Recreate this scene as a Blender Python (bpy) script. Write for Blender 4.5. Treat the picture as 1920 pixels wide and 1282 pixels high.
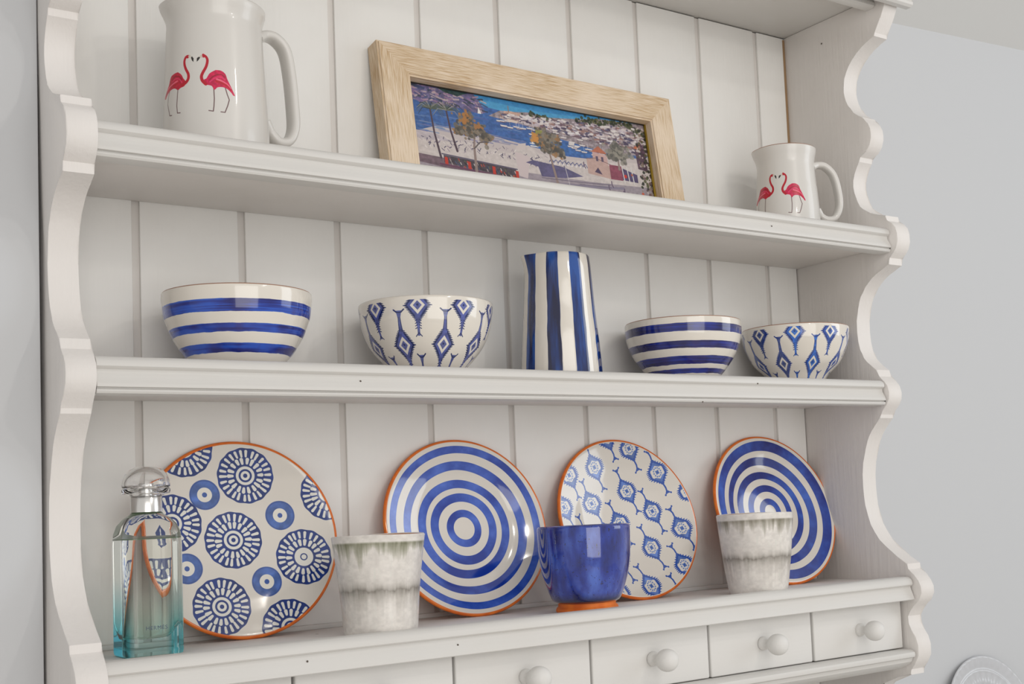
import bpy, bmesh, math, random
import numpy as np
from mathutils import Vector, Matrix
PI = math.pi
D = bpy.data
COL = bpy.context.scene.collection
random.seed(3)
RNG = np.random.RandomState(7)
for o in list(D.objects): D.objects.remove(o)

# ------------------------------------------------------------------ camera
cam_data = D.cameras.new('camera'); cam = D.objects.new('camera', cam_data); COL.objects.link(cam)
yaw, pitch, roll = 0.66197, 0.076773, -0.048182
fw = Vector((math.sin(yaw)*math.cos(pitch), math.cos(yaw)*math.cos(pitch), math.sin(pitch)))
rt = fw.cross(Vector((0, 0, 1))).normalized(); up = rt.cross(fw)
rt2 = rt*math.cos(roll) + up*math.sin(roll); up2 = -rt*math.sin(roll) + up*math.cos(roll)
m = Matrix((rt2, up2, -fw)).transposed().to_4x4()
m.translation = Vector((-0.29503, -1.14188, 0.10746))
cam.matrix_world = m
cam_data.sensor_width = 36; cam_data.lens = 2411.0*36/1920
cam_data.shift_x = -276.06/1920; cam_data.shift_y = 121.36/1920
cam_data.clip_start = 0.02
bpy.context.scene.camera = cam

# ------------------------------------------------------------------ light and exposure
world = D.worlds.new('world'); bpy.context.scene.world = world; world.use_nodes = True
bg = world.node_tree.nodes['Background']
bg.inputs[0].default_value = (1.0, 0.975, 0.945, 1); bg.inputs[1].default_value = 0.62

def area(name, loc, target, size, power, color, size_y=None):
    l = D.lights.new(name, 'AREA'); l.energy = power; l.color = color
    l.shape = 'RECTANGLE'; l.size = size; l.size_y = size_y or size
    o = D.objects.new(name, l); COL.objects.link(o)
    d = Vector(target) - Vector(loc)
    o.matrix_world = Matrix.Translation(loc) @ d.to_track_quat('-Z', 'Y').to_matrix().to_4x4()
    return o
area('ceiling_spot', (0.62, -1.15, 0.80), (0.62, 0.1, 0.3), 0.055, 1.0, (1.0, 0.94, 0.87))
area('ceiling_spot', (0.80, -1.25, 1.15), (0.75, 0.0, 0.0), 0.05, 1.1, (1.0, 0.95, 0.88))
area('window_daylight', (2.9, -1.5, 0.75), (0.6, 0.1, 0.3), 1.1, 12, (0.86, 0.93, 1.0), 1.4)
area('front_fill', (-0.2, -3.6, 0.35), (0.5, 0.1, 0.3), 2.3, 38, (1.0, 0.975, 0.945))  # unseen fill lamp added in front to brighten the shelf bays
vs = bpy.context.scene.view_settings
vs.view_transform = 'Standard'; vs.look = 'None'; vs.exposure = 0.0; vs.gamma = 1.0; vs.use_curve_mapping = False

# ------------------------------------------------------------------ helpers
def link(name, me, mats, parent=None, loc=None, rot=None, label=None):
    o = D.objects.new(name, me); COL.objects.link(o)
    if mats is not None:
        for mt in (mats if isinstance(mats, (list, tuple)) else [mats]): me.materials.append(mt)
    if parent is not None: o.parent = parent
    if loc is not None: o.location = loc
    if rot is not None: o.rotation_euler = rot
    if label: o['label'] = label
    return o
def thing(name, label, cat, loc=(0, 0, 0), rotz=0, group=None):
    o = D.objects.new(name, None); COL.objects.link(o); o.location = loc; o.rotation_euler = (0, 0, rotz)
    o.empty_display_size = 0.03
    o['label'] = label; o['category'] = cat
    if group: o['group'] = group
    return o
def finish(bm, name, smooth=None):
    me = D.meshes.new(name); bmesh.ops.recalc_face_normals(bm, faces=bm.faces[:]); bm.to_mesh(me); bm.free()
    if smooth is not None:
        me.polygons.foreach_set('use_smooth', [True]*len(me.polygons))
        me.set_sharp_from_angle(angle=math.radians(smooth))
    return me
def box_me(name, x0, x1, y0, y1, z0, z1, bev=0.001, seg=2):
    bm = bmesh.new(); bmesh.ops.create_cube(bm, size=1)
    for v in bm.verts: v.co = Vector(((x0+x1)/2 + v.co.x*(x1-x0), (y0+y1)/2 + v.co.y*(y1-y0), (z0+z1)/2 + v.co.z*(z1-z0)))
    if bev: bmesh.ops.bevel(bm, geom=bm.edges[:], offset=bev, segments=seg, affect='EDGES', profile=0.5)
    return finish(bm, name, 40)
def extrude_x(name, prof, x0, x1, smooth=35, bev=0):
    """closed (y, z) outline swept along x"""
    bm = bmesh.new()
    a = [bm.verts.new((x0, y, z)) for y, z in prof]; b = [bm.verts.new((x1, y, z)) for y, z in prof]
    f1 = bm.faces.new(a); f2 = bm.faces.new(b[::-1])
    n = len(prof)
    for i in range(n): bm.faces.new((a[i], a[(i+1) % n], b[(i+1) % n], b[i]))
    if bev:
        es = list(set(f1.edges[:]) | set(f2.edges[:]))
        bmesh.ops.bevel(bm, geom=es, offset=bev, segments=2, affect='EDGES', profile=0.5)
    return finish(bm, name, smooth)
def lathe(name, prof, segs=96, smooth=50, mat_of=None, vlen=None, warp=None):
    """prof: list of (r, z) from the outside bottom up over the rim and down inside.
    theta 0 faces local -Y; uv: u = theta/2pi + 0.5, v = z/vlen (or arc length)"""
    bm = bmesh.new(); uvl = bm.loops.layers.uv.new('UVMap')
    rings = []
    for r, z in prof:
        if r < 1e-6: rings.append([bm.verts.new((0, 0, z))])
        else: rings.append([bm.verts.new((r*math.sin(2*PI*i/segs), -r*math.cos(2*PI*i/segs), z)) for i in range(segs)])
    for k in range(len(prof)-1):
        A, B = rings[k], rings[k+1]
        for i in range(segs):
            j = (i+1) % segs
            if len(A) == 1 and len(B) == 1: continue
            if len(A) == 1: vs_ = [A[0], B[j], B[i]]; uu = [(i+.5, prof[k][1]), (i+1, prof[k+1][1]), (i, prof[k+1][1])]
            elif len(B) == 1: vs_ = [A[i], A[j], B[0]]; uu = [(i, prof[k][1]), (i+1, prof[k][1]), (i+.5, prof[k+1][1])]
            else: vs_ = [A[i], A[j], B[j], B[i]]; uu = [(i, prof[k][1]), (i+1, prof[k][1]), (i+1, prof[k+1][1]), (i, prof[k+1][1])]
            f = bm.faces.new(vs_)
            if mat_of: f.material_index = mat_of(k)
            for lp, (u, z) in zip(f.loops, uu):
                lp[uvl].uv = (u/segs + 0.5, z/(vlen or 1.0))
    if warp:
        for v in bm.verts: v.co = warp(v.co.copy())
    me = D.meshes.new(name); bmesh.ops.recalc_face_normals(bm, faces=bm.faces[:]); bm.to_mesh(me); bm.free()
    me.polygons.foreach_set('use_smooth', [True]*len(me.polygons)); me.set_sharp_from_angle(angle=math.radians(smooth))
    return me
def spline(pts, n):
    """Catmull-Rom through points"""
    P_ = [Vector(p) for p in pts]; P_ = [P_[0]*2-P_[1]] + P_ + [P_[-1]*2-P_[-2]]
    out = []
    for k in range(1, len(P_)-2):
        for i in range(n):
            t = i/n; a, b, c, d = P_[k-1:k+3]
            out.append(0.5*((2*b) + (c-a)*t + (2*a-5*b+4*c-d)*t*t + (3*b-a-3*c+d)*t*t*t))
    out.append(P_[-2]); return out
def strap(name, pts, w, t, n=10, seg=14):
    """handle: pts (h, z) in the local XZ plane, w across (y), t thickness"""
    c = spline([(h, 0, z) for h, z in pts], n)
    bm = bmesh.new(); rings = []
    for i, p in enumerate(c):
        tg = (c[min(i+1, len(c)-1)] - c[max(i-1, 0)]).normalized(); nr = Vector((-tg.z, 0, tg.x))
        e = 1 + 0.35*max(0, 1-min(i, len(c)-1-i)/(n*0.8))
        rings.append([bm.verts.new(p + nr*(t/2*e)*math.copysign(abs(math.cos(a))**0.75, math.cos(a)) + Vector((0, 1, 0))*(w/2*e)*math.copysign(abs(math.sin(a))**0.75, math.sin(a))) for a in [2*PI*k/seg for k in range(seg)]])
    for A, B in zip(rings, rings[1:]):
        for k in range(seg): bm.faces.new((A[k], A[(k+1) % seg], B[(k+1) % seg], B[k]))
    bm.faces.new(rings[0]); bm.faces.new(rings[-1][::-1])
    return finish(bm, name, 60)
def interp(prof_z, n):
    """refine a (r, z) profile with Catmull-Rom"""
    return [(p.x, p.z) for p in spline([(r, 0, z) for r, z in prof_z], n)]

# ------------------------------------------------------------------ materials
def mat(name, color, rough=0.5, spec=0.5, coat=0.0, metal=0.0):
    mt = D.materials.new(name); mt.use_nodes = True; b = mt.node_tree.nodes['Principled BSDF']
    b.inputs['Base Color'].default_value = (*color, 1); b.inputs['Roughness'].default_value = rough
    b.inputs['Specular IOR Level'].default_value = spec; b.inputs['Coat Weight'].default_value = coat
    b.inputs['Metallic'].default_value = metal
    return mt, mt.node_tree, b
def srgb(r, g, b):
    f = lambda c: (c/255/12.92) if c/255 <= 0.04045 else ((c/255+0.055)/1.055)**2.4
    return (f(r), f(g), f(b))
def N(nt, t, **kw):
    n = nt.nodes.new(t)
    for k, v in kw.items():
        if k.startswith('i_'): n.inputs[int(k[2:])].default_value = v
        else: setattr(n, k, v)
    return n
def painted_wood(name, color, grain_axis='Z', bump=0.25, warm=(0.62, 0.58, 0.53), speck=True):
    mt, nt, b = mat(name, color, 0.48, 0.35)
    L = nt.links.new
    tc = N(nt, 'ShaderNodeTexCoord'); mp = N(nt, 'ShaderNodeMapping')
    s = {'Z': (90, 90, 5), 'X': (5, 90, 90)}[grain_axis]
    mp.inputs['Scale'].default_value = s
    L(tc.outputs['Object'], mp.inputs[0])
    n1 = N(nt, 'ShaderNodeTexNoise'); n1.inputs['Scale'].default_value = 3; n1.inputs['Detail'].default_value = 4
    L(mp.outputs[0], n1.inputs['Vector'])
    n2 = N(nt, 'ShaderNodeTexNoise'); n2.inputs['Scale'].default_value = 14; n2.inputs['Detail'].default_value = 3
    L(tc.outputs['Object'], n2.inputs['Vector'])
    r2 = N(nt, 'ShaderNodeMapRange', i_1=0.35, i_2=0.7, i_3=0.0, i_4=0.13); L(n2.outputs[0], r2.inputs[0])
    mx = N(nt, 'ShaderNodeMix', data_type='RGBA'); mx.inputs[6].default_value = (*color, 1); mx.inputs[7].default_value = (*warm, 1)
    L(r2.outputs[0], mx.inputs[0])
    out = mx.outputs[2]
    if speck:
        vo = N(nt, 'ShaderNodeTexVoronoi'); vo.inputs['Scale'].default_value = 26; L(tc.outputs['Object'], vo.inputs['Vector'])
        lt = N(nt, 'ShaderNodeMath', operation='LESS_THAN', i_1=0.045); L(vo.outputs['Distance'], lt.inputs[0])
        sp = N(nt, 'ShaderNodeSeparateColor'); L(vo.outputs['Color'], sp.inputs[0])
        gt = N(nt, 'ShaderNodeMath', operation='GREATER_THAN', i_1=0.93); L(sp.outputs[0], gt.inputs[0])
        ml = N(nt, 'ShaderNodeMath', operation='MULTIPLY'); L(lt.outputs[0], ml.inputs[0]); L(gt.outputs[0], ml.inputs[1])
        m2 = N(nt, 'ShaderNodeMix', data_type='RGBA'); m2.inputs[7].default_value = (0.13, 0.10, 0.08, 1)
        L(ml.outputs[0], m2.inputs[0]); L(out, m2.inputs[6]); out = m2.outputs[2]
    L(out, b.inputs['Base Color'])
    bp = N(nt, 'ShaderNodeBump'); bp.inputs['Strength'].default_value = bump; bp.inputs['Distance'].default_value = 0.0012
    L(n1.outputs[0], bp.inputs['Height']); L(bp.outputs[0], b.inputs['Normal'])
    return mt
WHITE = (0.825, 0.815, 0.79)
M_plank = painted_wood('paint_planks', WHITE, 'Z', 0.18)
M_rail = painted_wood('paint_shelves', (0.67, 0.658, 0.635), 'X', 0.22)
M_board = painted_wood('paint_boards', (0.80, 0.77, 0.745), 'X', 0.3)
M_side = painted_wood('paint_sides', (0.76, 0.73, 0.705), 'Z', 0.35)
M_drawer = painted_wood('paint_drawers', (0.73, 0.72, 0.70), 'X', 0.12, speck=False)
M_groove = painted_wood('paint_backing', (0.69, 0.66, 0.63), 'Z', 0.2, speck=False)
M_gap, _, _ = mat('bare_brown_wood', (0.30, 0.19, 0.10), 0.8)
M_void, _, _ = mat('dark_gap', (0.10, 0.08, 0.065), 0.9)

def wallmat(name, color):
    mt, nt, b = mat(name, color, 0.7, 0.2); L = nt.links.new
    tc = N(nt, 'ShaderNodeTexCoord')
    n1 = N(nt, 'ShaderNodeTexNoise'); n1.inputs['Scale'].default_value = 5; n1.inputs['Detail'].default_value = 5; L(tc.outputs['Object'], n1.inputs['Vector'])
    bp = N(nt, 'ShaderNodeBump'); bp.inputs['Strength'].default_value = 0.12; bp.inputs['Distance'].default_value = 0.004
    L(n1.outputs[0], bp.inputs['Height']); L(bp.outputs[0], b.inputs['Normal'])
    return mt
M_wall = wallmat('wall_paint', (0.575, 0.585, 0.60))
M_ceil = wallmat('ceiling_paint', (0.62, 0.62, 0.61))
M_floor = wallmat('floor_paint', (0.74, 0.70, 0.65))

def glaze(name, color, rough=0.08, noise=None, coat=0.6):
    mt, nt, b = mat(name, color, rough, 0.5, coat); b.inputs['Coat Roughness'].default_value = 0.04
    return mt, nt, b
def image_glaze(name, img, rough=0.14, coat=0.5, wave=0.0):
    mt, nt, b = glaze(name, (1, 1, 1), rough, coat=coat); L = nt.links.new
    t = N(nt, 'ShaderNodeTexImage', image=img); t.interpolation = 'Linear'
    uv = N(nt, 'ShaderNodeUVMap', uv_map='UVMap'); L(uv.outputs[0], t.inputs[0]); L(t.outputs[0], b.inputs['Base Color'])
    if wave:
        tc = N(nt, 'ShaderNodeTexCoord'); n1 = N(nt, 'ShaderNodeTexNoise'); n1.inputs['Scale'].default_value = 45; L(tc.outputs['Object'], n1.inputs['Vector'])
        bp = N(nt, 'ShaderNodeBump'); bp.inputs['Strength'].default_value = wave; bp.inputs['Distance'].default_value = 0.001
        L(n1.outputs[0], bp.inputs['Height']); L(bp.outputs[0], b.inputs['Normal']); L(bp.outputs[0], b.inputs['Coat Normal'])
    return mt

# ------------------------------------------------------------------ small painter for flat prints and glazes
class Canvas:
    """coordinates x in [x0,x1], y in [y0,y1] (y up); colours 0..255 sRGB"""
    def __init__(s, w, h, x0, x1, y0, y1, bg):
        s.w, s.h, s.x0, s.x1, s.y0, s.y1 = w, h, x0, x1, y0, y1
        s.a = np.ones((h, w, 3), np.float32)*np.array(bg, np.float32)
        s.X = (x0 + (np.arange(w)+.5)/w*(x1-x0))[None, :].astype(np.float32); s.Y = (y0 + (np.arange(h)+.5)/h*(y1-y0))[:, None].astype(np.float32)
        s.px = (x1-x0)/w; s.py = (y1-y0)/h; s.asp = 1.0   # asp: metres per x unit over metres per y unit
    def win(s, xa, xb, ya, yb):
        i0 = max(0, int((xa-s.x0)/s.px)-2); i1 = min(s.w, int((xb-s.x0)/s.px)+3)
        j0 = max(0, int((ya-s.y0)/s.py)-2); j1 = min(s.h, int((yb-s.y0)/s.py)+3)
        return (i0, i1, j0, j1) if i1 > i0 and j1 > j0 else None
    def blend(s, w, cov, col, alpha=1.0, tex=0.0):
        i0, i1, j0, j1 = w; c = (np.clip(cov, 0, 1)*alpha)[..., None]
        col = np.array(col, np.float32)
        if tex: col = col*(1 + tex*(s.noise[j0:j1, i0:i1, None]-.5)*2)
        s.a[j0:j1, i0:i1] = s.a[j0:j1, i0:i1]*(1-c) + col*c
    def disc(s, cx, cy, r, col, alpha=1, rin=0, tex=0, wob=0, n=9, ph=0):
        w = s.win(cx-r*1.2/s.asp, cx+r*1.2/s.asp, cy-r*1.2, cy+r*1.2)
        if not w: return
        i0, i1, j0, j1 = w; dx = (s.X[:, i0:i1]-cx)*s.asp; dy = s.Y[j0:j1]-cy
        d = np.hypot(dx, dy)
        if wob: d = d*(1 + wob*np.sin(np.arctan2(dy, dx)*n+ph))
        cov = (r-d)/s.py+.5
        if rin: cov = np.minimum(cov, (d-rin)/s.py+.5)
        s.blend(w, cov, col, alpha, tex)
    def segd(s, w, a, b):
        i0, i1, j0, j1 = w; x = s.X[:, i0:i1]*s.asp; y = s.Y[j0:j1]
        ax, ay, bx, by = a[0]*s.asp, a[1], b[0]*s.asp, b[1]; dx, dy = bx-ax, by-ay; L2 = dx*dx+dy*dy+1e-12
        t = np.clip(((x-ax)*dx+(y-ay)*dy)/L2, 0, 1)
        return np.hypot(x-ax-t*dx, y-ay-t*dy), t
    def stroke(s, pts, wd, col, alpha=1, wd2=None, tex=0):
        xs = [p[0] for p in pts]; ys = [p[1] for p in pts]; W_ = max(wd, wd2 or 0)
        w = s.win(min(xs)-W_/s.asp, max(xs)+W_/s.asp, min(ys)-W_, max(ys)+W_)
        if not w: return
        best = None; n = len(pts)-1
        for k in range(n):
            d, t = s.segd(w, pts[k], pts[k+1])
            ww = wd if wd2 is None else wd + (wd2-wd)*((k+t)/n)
            c = (ww/2-d)/s.py+.5
            best = c if best is None else np.maximum(best, c)
        s.blend(w, best, col, alpha, tex)
    def poly(s, pts, col, alpha=1, tex=0):
        xs = [p[0] for p in pts]; ys = [p[1] for p in pts]
        w = s.win(min(xs), max(xs), min(ys), max(ys))
        if not w: return
        i0, i1, j0, j1 = w; x = s.X[:, i0:i1]; y = s.Y[j0:j1]
        ins = np.zeros((j1-j0, i1-i0), bool); dm = None; n = len(pts)
        for k in range(n):
            (ax, ay), (bx, by) = pts[k], pts[(k+1) % n]
            if ay != by:
                c = ((ay > y) != (by > y)) & (x < (bx-ax)*(y-ay)/(by-ay)+ax); ins ^= c
            d, _ = s.segd(w, pts[k], pts[(k+1) % n]); dm = d if dm is None else np.minimum(dm, d)
        s.blend(w, np.where(ins, dm, -dm)/s.py+.5, col, alpha, tex)
    def image(s, name):
        img = D.images.new(name, s.w, s.h, alpha=False)
        px = np.ones((s.h, s.w, 4), np.float32); px[..., :3] = np.clip(s.a, 0, 255)/255
        img.pixels.foreach_set(px.ravel()); img.update(); img.pack()
        return img
def fbm(h, w, gh, gw, oct=4, wrap=False):
    out = np.zeros((h, w), np.float32); amp = 1; tot = 0
    for o in range(oct):
        g = RNG.rand(gh+2, gw+2).astype(np.float32)
        if wrap: g[:, gw] = g[:, 0]; g[:, gw+1] = g[:, 1]
        yy = np.linspace(0, gh, h, endpoint=False); xx = np.linspace(0, gw, w, endpoint=False)
        yi = yy.astype(int); xi = xx.astype(int); fy = (yy-yi)[:, None]; fx = (xx-xi)[None]
        fy = fy*fy*(3-2*fy); fx = fx*fx*(3-2*fx)
        a = g[yi][:, xi]*(1-fx)+g[yi][:, xi+1]*fx; b = g[yi+1][:, xi]*(1-fx)+g[yi+1][:, xi+1]*fx
        out += amp*(a*(1-fy)+b*fy); tot += amp; amp *= .5; gh *= 2; gw *= 2
    return out/tot
CREAM = (222, 216, 206)

# ------------------------------------------------------------------ setting
W, DB, T, ZT = 0.994, 0.1745, 0.0255, 0.7764
Z1, Z2, H = 0.26, 0.4612, 0.0335
TOP = -0.352
def struct(o): o['kind'] = 'structure'; return o
WALLY = 0.195
struct(link('wall_back', box_me('wall_back', -2.2, 4.2, WALLY, WALLY+0.1, -1.15, 1.6, 0), M_wall))
struct(link('wall_left', box_me('wall_left', -2.2, -T-0.0062, 0.077, WALLY-0.001, -1.15, 1.6, 0.002), M_wall))
me = box_me('ceiling', 0, 6.4, -3.2, 0.30, 0, 0.05, 0)
struct(link('floor', box_me('floor', -2.2, 4.2, -3.2, WALLY+0.1, -1.2, -1.15, 0), M_floor))
# sloped ceiling band above the rack (meets the wall along a rising line)
bm = bmesh.new()
sl = 0.052
def cz(x): return 0.860 + (x-1.266)*sl
vv = [bm.verts.new(p) for p in [(-2.2, WALLY, cz(-2.2)), (4.2, WALLY, cz(4.2)), (4.2, -0.25, cz(4.2)+0.35), (-2.2, -0.25, cz(-2.2)+0.35),
                                (-2.2, WALLY, cz(-2.2)+.05), (4.2, WALLY, cz(4.2)+.05), (4.2, -0.25, cz(4.2)+0.40), (-2.2, -0.25, cz(-2.2)+0.40)]]
for f in [(0, 1, 2, 3), (7, 6, 5, 4), (0, 4, 5, 1), (1, 5, 6, 2), (2, 6, 7, 3), (3, 7, 4, 0)]: bm.faces.new([vv[i] for i in f])
struct(link('ceiling', finish(bm, 'ceiling'), M_ceil))

# ------------------------------------------------------------------ plate rack
rack = thing('plate_rack', 'white painted wooden wall rack with scalloped sides, three shelves and a row of small drawers', 'shelf', (0, 0, 0))
edge = [(-0.024, 0.7775), (-0.0185, 0.7594), (-0.0114, 0.746), (0.0012, 0.7303), (0.0010, 0.7250), (0.0116, 0.7225), (0.0250, 0.7175), (0.0358, 0.7115), (0.0450, 0.7060), (0.0523, 0.699), (0.0575, 0.6915), (0.0607, 0.6837), (0.0637, 0.6722), (0.0632, 0.6655), (0.0621, 0.6589), (0.0600, 0.6515), (0.0568, 0.6445), (0.0528, 0.6380), (0.0477, 0.6323), (0.0400, 0.6262), (0.0316, 0.6214), (0.0300, 0.6177), (0.0227, 0.6110), (0.0190, 0.6030), (0.0180, 0.5960), (0.0185, 0.5890), (0.0220, 0.5800), (0.0288, 0.5730), (0.0409, 0.5683), (0.0420, 0.5618), (0.0480, 0.5565), (0.0530, 0.5480), (0.0563, 0.5388), (0.0570, 0.5300), (0.0557, 0.5216), (0.0508, 0.5079), (0.0458, 0.5005), (0.0400, 0.4944), (0.0279, 0.4867), (0.0010, 0.4790), (0.0005, 0.4720), (-0.0087, 0.4672), (-0.0144, 0.4606), (-0.0163, 0.4522), (-0.0170, 0.4421), (-0.0138, 0.4328), (-0.0086, 0.4268), (-0.0003, 0.4216), (-0.0001, 0.4127), (0.0105, 0.4091), (0.0244, 0.4036), (0.0320, 0.3995), (0.0388, 0.3944), (0.0450, 0.3895), (0.0504, 0.3839), (0.0545, 0.3777), (0.0575, 0.3714), (0.0618, 0.3614), (0.0645, 0.3465), (0.0649, 0.3303), (0.0639, 0.3176), (0.0614, 0.3059), (0.0590, 0.2995), (0.0555, 0.2939), (0.0505, 0.2882), (0.0448, 0.2834), (0.0336, 0.2754), (0.0311, 0.2661), (0.0227, 0.2598), (0.0167, 0.2523), (0.0142, 0.2432), (0.0151, 0.2343), (0.0195, 0.2269), (0.0276, 0.2199), (0.0319, 0.2148), (0.0324, 0.2102), (0.0408, 0.2031), (0.0489, 0.1947), (0.0538, 0.1885), (0.0578, 0.1819), (0.0630, 0.1718), (0.0684, 0.1521), (0.0708, 0.1361), (0.0711, 0.1194), (0.0705, 0.1070), (0.0693, 0.095), (0.0661, 0.0796), (0.0615, 0.0690), (0.0552, 0.0589), (0.0470, 0.0480), (0.0373, 0.0386), (0.0173, 0.0255), (0.0009, 0.0165), (0.0011, 0.009), (-0.0078, 0.0038), (-0.0156, -0.0049), (-0.0197, -0.0132), (-0.0199, -0.0219), (-0.0146, -0.0316), (-0.0060, -0.0373), (0.0018, -0.0441), (0.0066, -0.0517), (0.0060, -0.0615), (0.0012, -0.0696), (-0.0053, -0.0780), (-0.0087, -0.0885), (-0.0083, -0.1024), (-0.0015, -0.1134), (0.0065, -0.1205), (0.0060, -0.1274), (0.0273, -0.1305), (0.0573, -0.1419), (0.0750, -0.158), (0.0850, -0.185), (0.0850, -0.215), (0.0750, -0.245), (0.0450, -0.28), (0.0200, -0.30), (0.0150, -0.32), (0.0150, TOP+0.001)]
side_outline = edge + [(0.192, TOP+0.001), (0.192, 0.7775)]
for x0 in (-T, W):
    me = extrude_x('side_panel', side_outline, x0, x0+T, 30, 0.0011)
    if x0 < 0:       # the left board is slightly bowed
        for v in me.vertices: v.co.x += float(np.interp(v.co.z, [-.36, 0, .26, .46, .78], [-.004, -.004, -.0008, -.0055, -.0055]))
    link('side_panel', me, M_side, rack)
# tongue and groove back: backing board and separate planks
link('backing_board', box_me('backing_board', -0.0003, W, DB+0.0036, 0.190, TOP+0.001, ZT, 0), M_groove, rack)
X0, PP = 0.07823, 0.107204
edges_x = [0.0] + [X0+i*PP for i in range(9)] + [W]
for i in range(10):
    a = edges_x[i] + (0.0038 if i else 0.0003); b = edges_x[i+1] - (0.0038 if i < 9 else 0.0012)
    link('plank', box_me('plank', a, b, DB + random.uniform(-.0004, .0004), DB+0.0045, TOP+0.001, ZT, 0.0012), M_plank, rack)
link('gap_filler', box_me('gap_filler', W-0.0042, W-0.0002, DB-0.0006, DB+0.001, 0.46, ZT-0.002, 0), M_gap, rack, label='bare brown strip in the top right corner joint')
# shelves with moulded lips
lip = [(0.013, 0), (0.001, 0), (-.0015, -.03), (-.0045, -.10), (-.0060, -.19), (-.0060, -.27), (-.0045, -.31), (-.0012, -.345), (-.0006, -.40), (-.0012, -.47), (-.0042, -.60), (-.0066, -.70), (-.0074, -.78), (-.0072, -.815), (-.0035, -.83), (-.0032, -.855), (-.0056, -.88), (-.0062, -.93), (-.0050, -.98), (-.002, -1), (0.013, -1)]
lip0 = [(0.013, 0), (0.001, 0), (-.0020, -.03), (-.0052, -.12), (-.0070, -.25), (-.0070, -.34), (-.0055, -.385), (-.0022, -.41), (-.0020, -.46), (-.0030, -.58), (-.0060, -.76), (-.0082, -.90), (-.0086, -.97), (-.0075, -1), (0.013, -1)]
SHELVES = []
for zs, y0, hh, pr, xl in ((0.0, -0.0012, 0.0298, lip0, -.004), (Z1, 0.0253, H, lip, -.0008), (Z2, 0.0, H, lip, -.0055)):
    sh = link('shelf', box_me('shelf', xl+0.0003, W-0.0003, y0+0.012, DB-0.0006, zs-0.0245, zs-0.005, 0.0006), M_board, rack)
    SHELVES.append(sh)
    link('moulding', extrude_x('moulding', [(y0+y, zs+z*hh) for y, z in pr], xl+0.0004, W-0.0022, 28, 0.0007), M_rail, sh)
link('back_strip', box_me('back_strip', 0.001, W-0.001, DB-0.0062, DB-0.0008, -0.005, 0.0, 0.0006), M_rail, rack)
# drawer row
ZD0, ZD1 = -0.0935, -0.0300
link('drawer_carcass', box_me('drawer_carcass', 0.0003, W-0.0003, 0.034, DB-0.001, -0.118, -0.0248, 0), M_void, rack)
PD = 0.1657
knob_prof = [(0.0, 0.0), (0.0078, 0.0), (0.0082, 0.0015), (0.0076, 0.0042), (0.0058, 0.0068), (0.0050, 0.0100), (0.0053, 0.0130), (0.0075, 0.0155), (0.0103, 0.0185), (0.0120, 0.0225), (0.0125, 0.0265), (0.0119, 0.0310), (0.0098, 0.0350), (0.0062, 0.0378), (0.0025, 0.0389), (0.0, 0.0390)]
knob_me = lathe('knob', interp(knob_prof[1:-1], 3) + [(0, 0.0390)], 36, 60)
knob_me.materials.append(M_drawer)
for i in range(6):
    a = i*PD+0.0008+(0.0006 if i else 0); b = (i+1)*PD-0.0014
    if i == 5: b = 0.9905
    dr = link('drawer', box_me('drawer', a, b, 0.0145+random.uniform(-.0008, .0008), 0.0335, ZD0+random.uniform(0.0004, .0010), ZD1-random.uniform(.0002, .0010), 0.0018, 3), M_drawer, rack)
    k = D.objects.new('knob', knob_me); COL.objects.link(k); k.parent = dr
    k.location = ((i+.5)*PD-0.0004, 0.0145, -0.0618); k.rotation_euler = (PI/2, 0, 0)
railp = [(.040, -.0937), (.003, -.0937), (-.001, -.0945), (-.0050, -.0970), (-.0058, -.1000), (-.0050, -.1030), (-.0005, -.1048), (.0005, -.1062), (.0012, -.1095), (.0050, -.1130), (.0105, -.1158), (.0180, -.1185), (.0200, -.1195), (.040, -.1195)]
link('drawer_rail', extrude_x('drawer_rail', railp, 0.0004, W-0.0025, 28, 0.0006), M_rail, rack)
# small nail holes left open in the paint
nail_me = lathe('nail_hole', [(0, -.0002), (.0013, 0), (.0011, .0004), (0, .0004)], 10, 60); nail_me.materials.append(M_void)
def nail(x, y, z, par, rot=(PI/2, 0, 0), s=1.0):
    o = D.objects.new('nail_hole', nail_me); COL.objects.link(o); o.parent = par; o.location = (x, y, z); o.rotation_euler = rot; o.scale = (s, s, 1)
for i, x, y, z in [(0, .3256, -.0053, -.0192), (0, .1713, -.0050, -.0182), (1, .2444, .0229, .2427), (1, .7642, .0194, .2506), (2, .7809, -.0032, .4430), (1, .6758, .0201, .2272)]: nail(x, y, z, SHELVES[i], s=.8)
nail(W-.0003, .0996, .7459, rack, (0, -PI/2, 0))
# top board, fascia and cornice
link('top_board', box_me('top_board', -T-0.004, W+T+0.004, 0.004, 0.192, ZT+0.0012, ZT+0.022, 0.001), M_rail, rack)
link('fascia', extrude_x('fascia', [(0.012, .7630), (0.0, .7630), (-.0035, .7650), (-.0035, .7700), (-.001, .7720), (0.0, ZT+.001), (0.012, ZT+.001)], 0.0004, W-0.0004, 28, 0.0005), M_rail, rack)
corn = [(0.0, .7790), (-.0255, .7780), (-.0255, .7600), (-.034, .7600), (-.0375, .7625), (-.0380, .7660), (-.0355, .7690), (-.0380, .7730), (-.0450, .7790), (-.0550, .7830), (-.0600, .7900), (-.0600, .8000), (0.0, .8000)]
link('cornice', extrude_x('cornice', corn, -T-0.012, W+T+0.012, 28, 0.0006), M_rail, rack)

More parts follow.
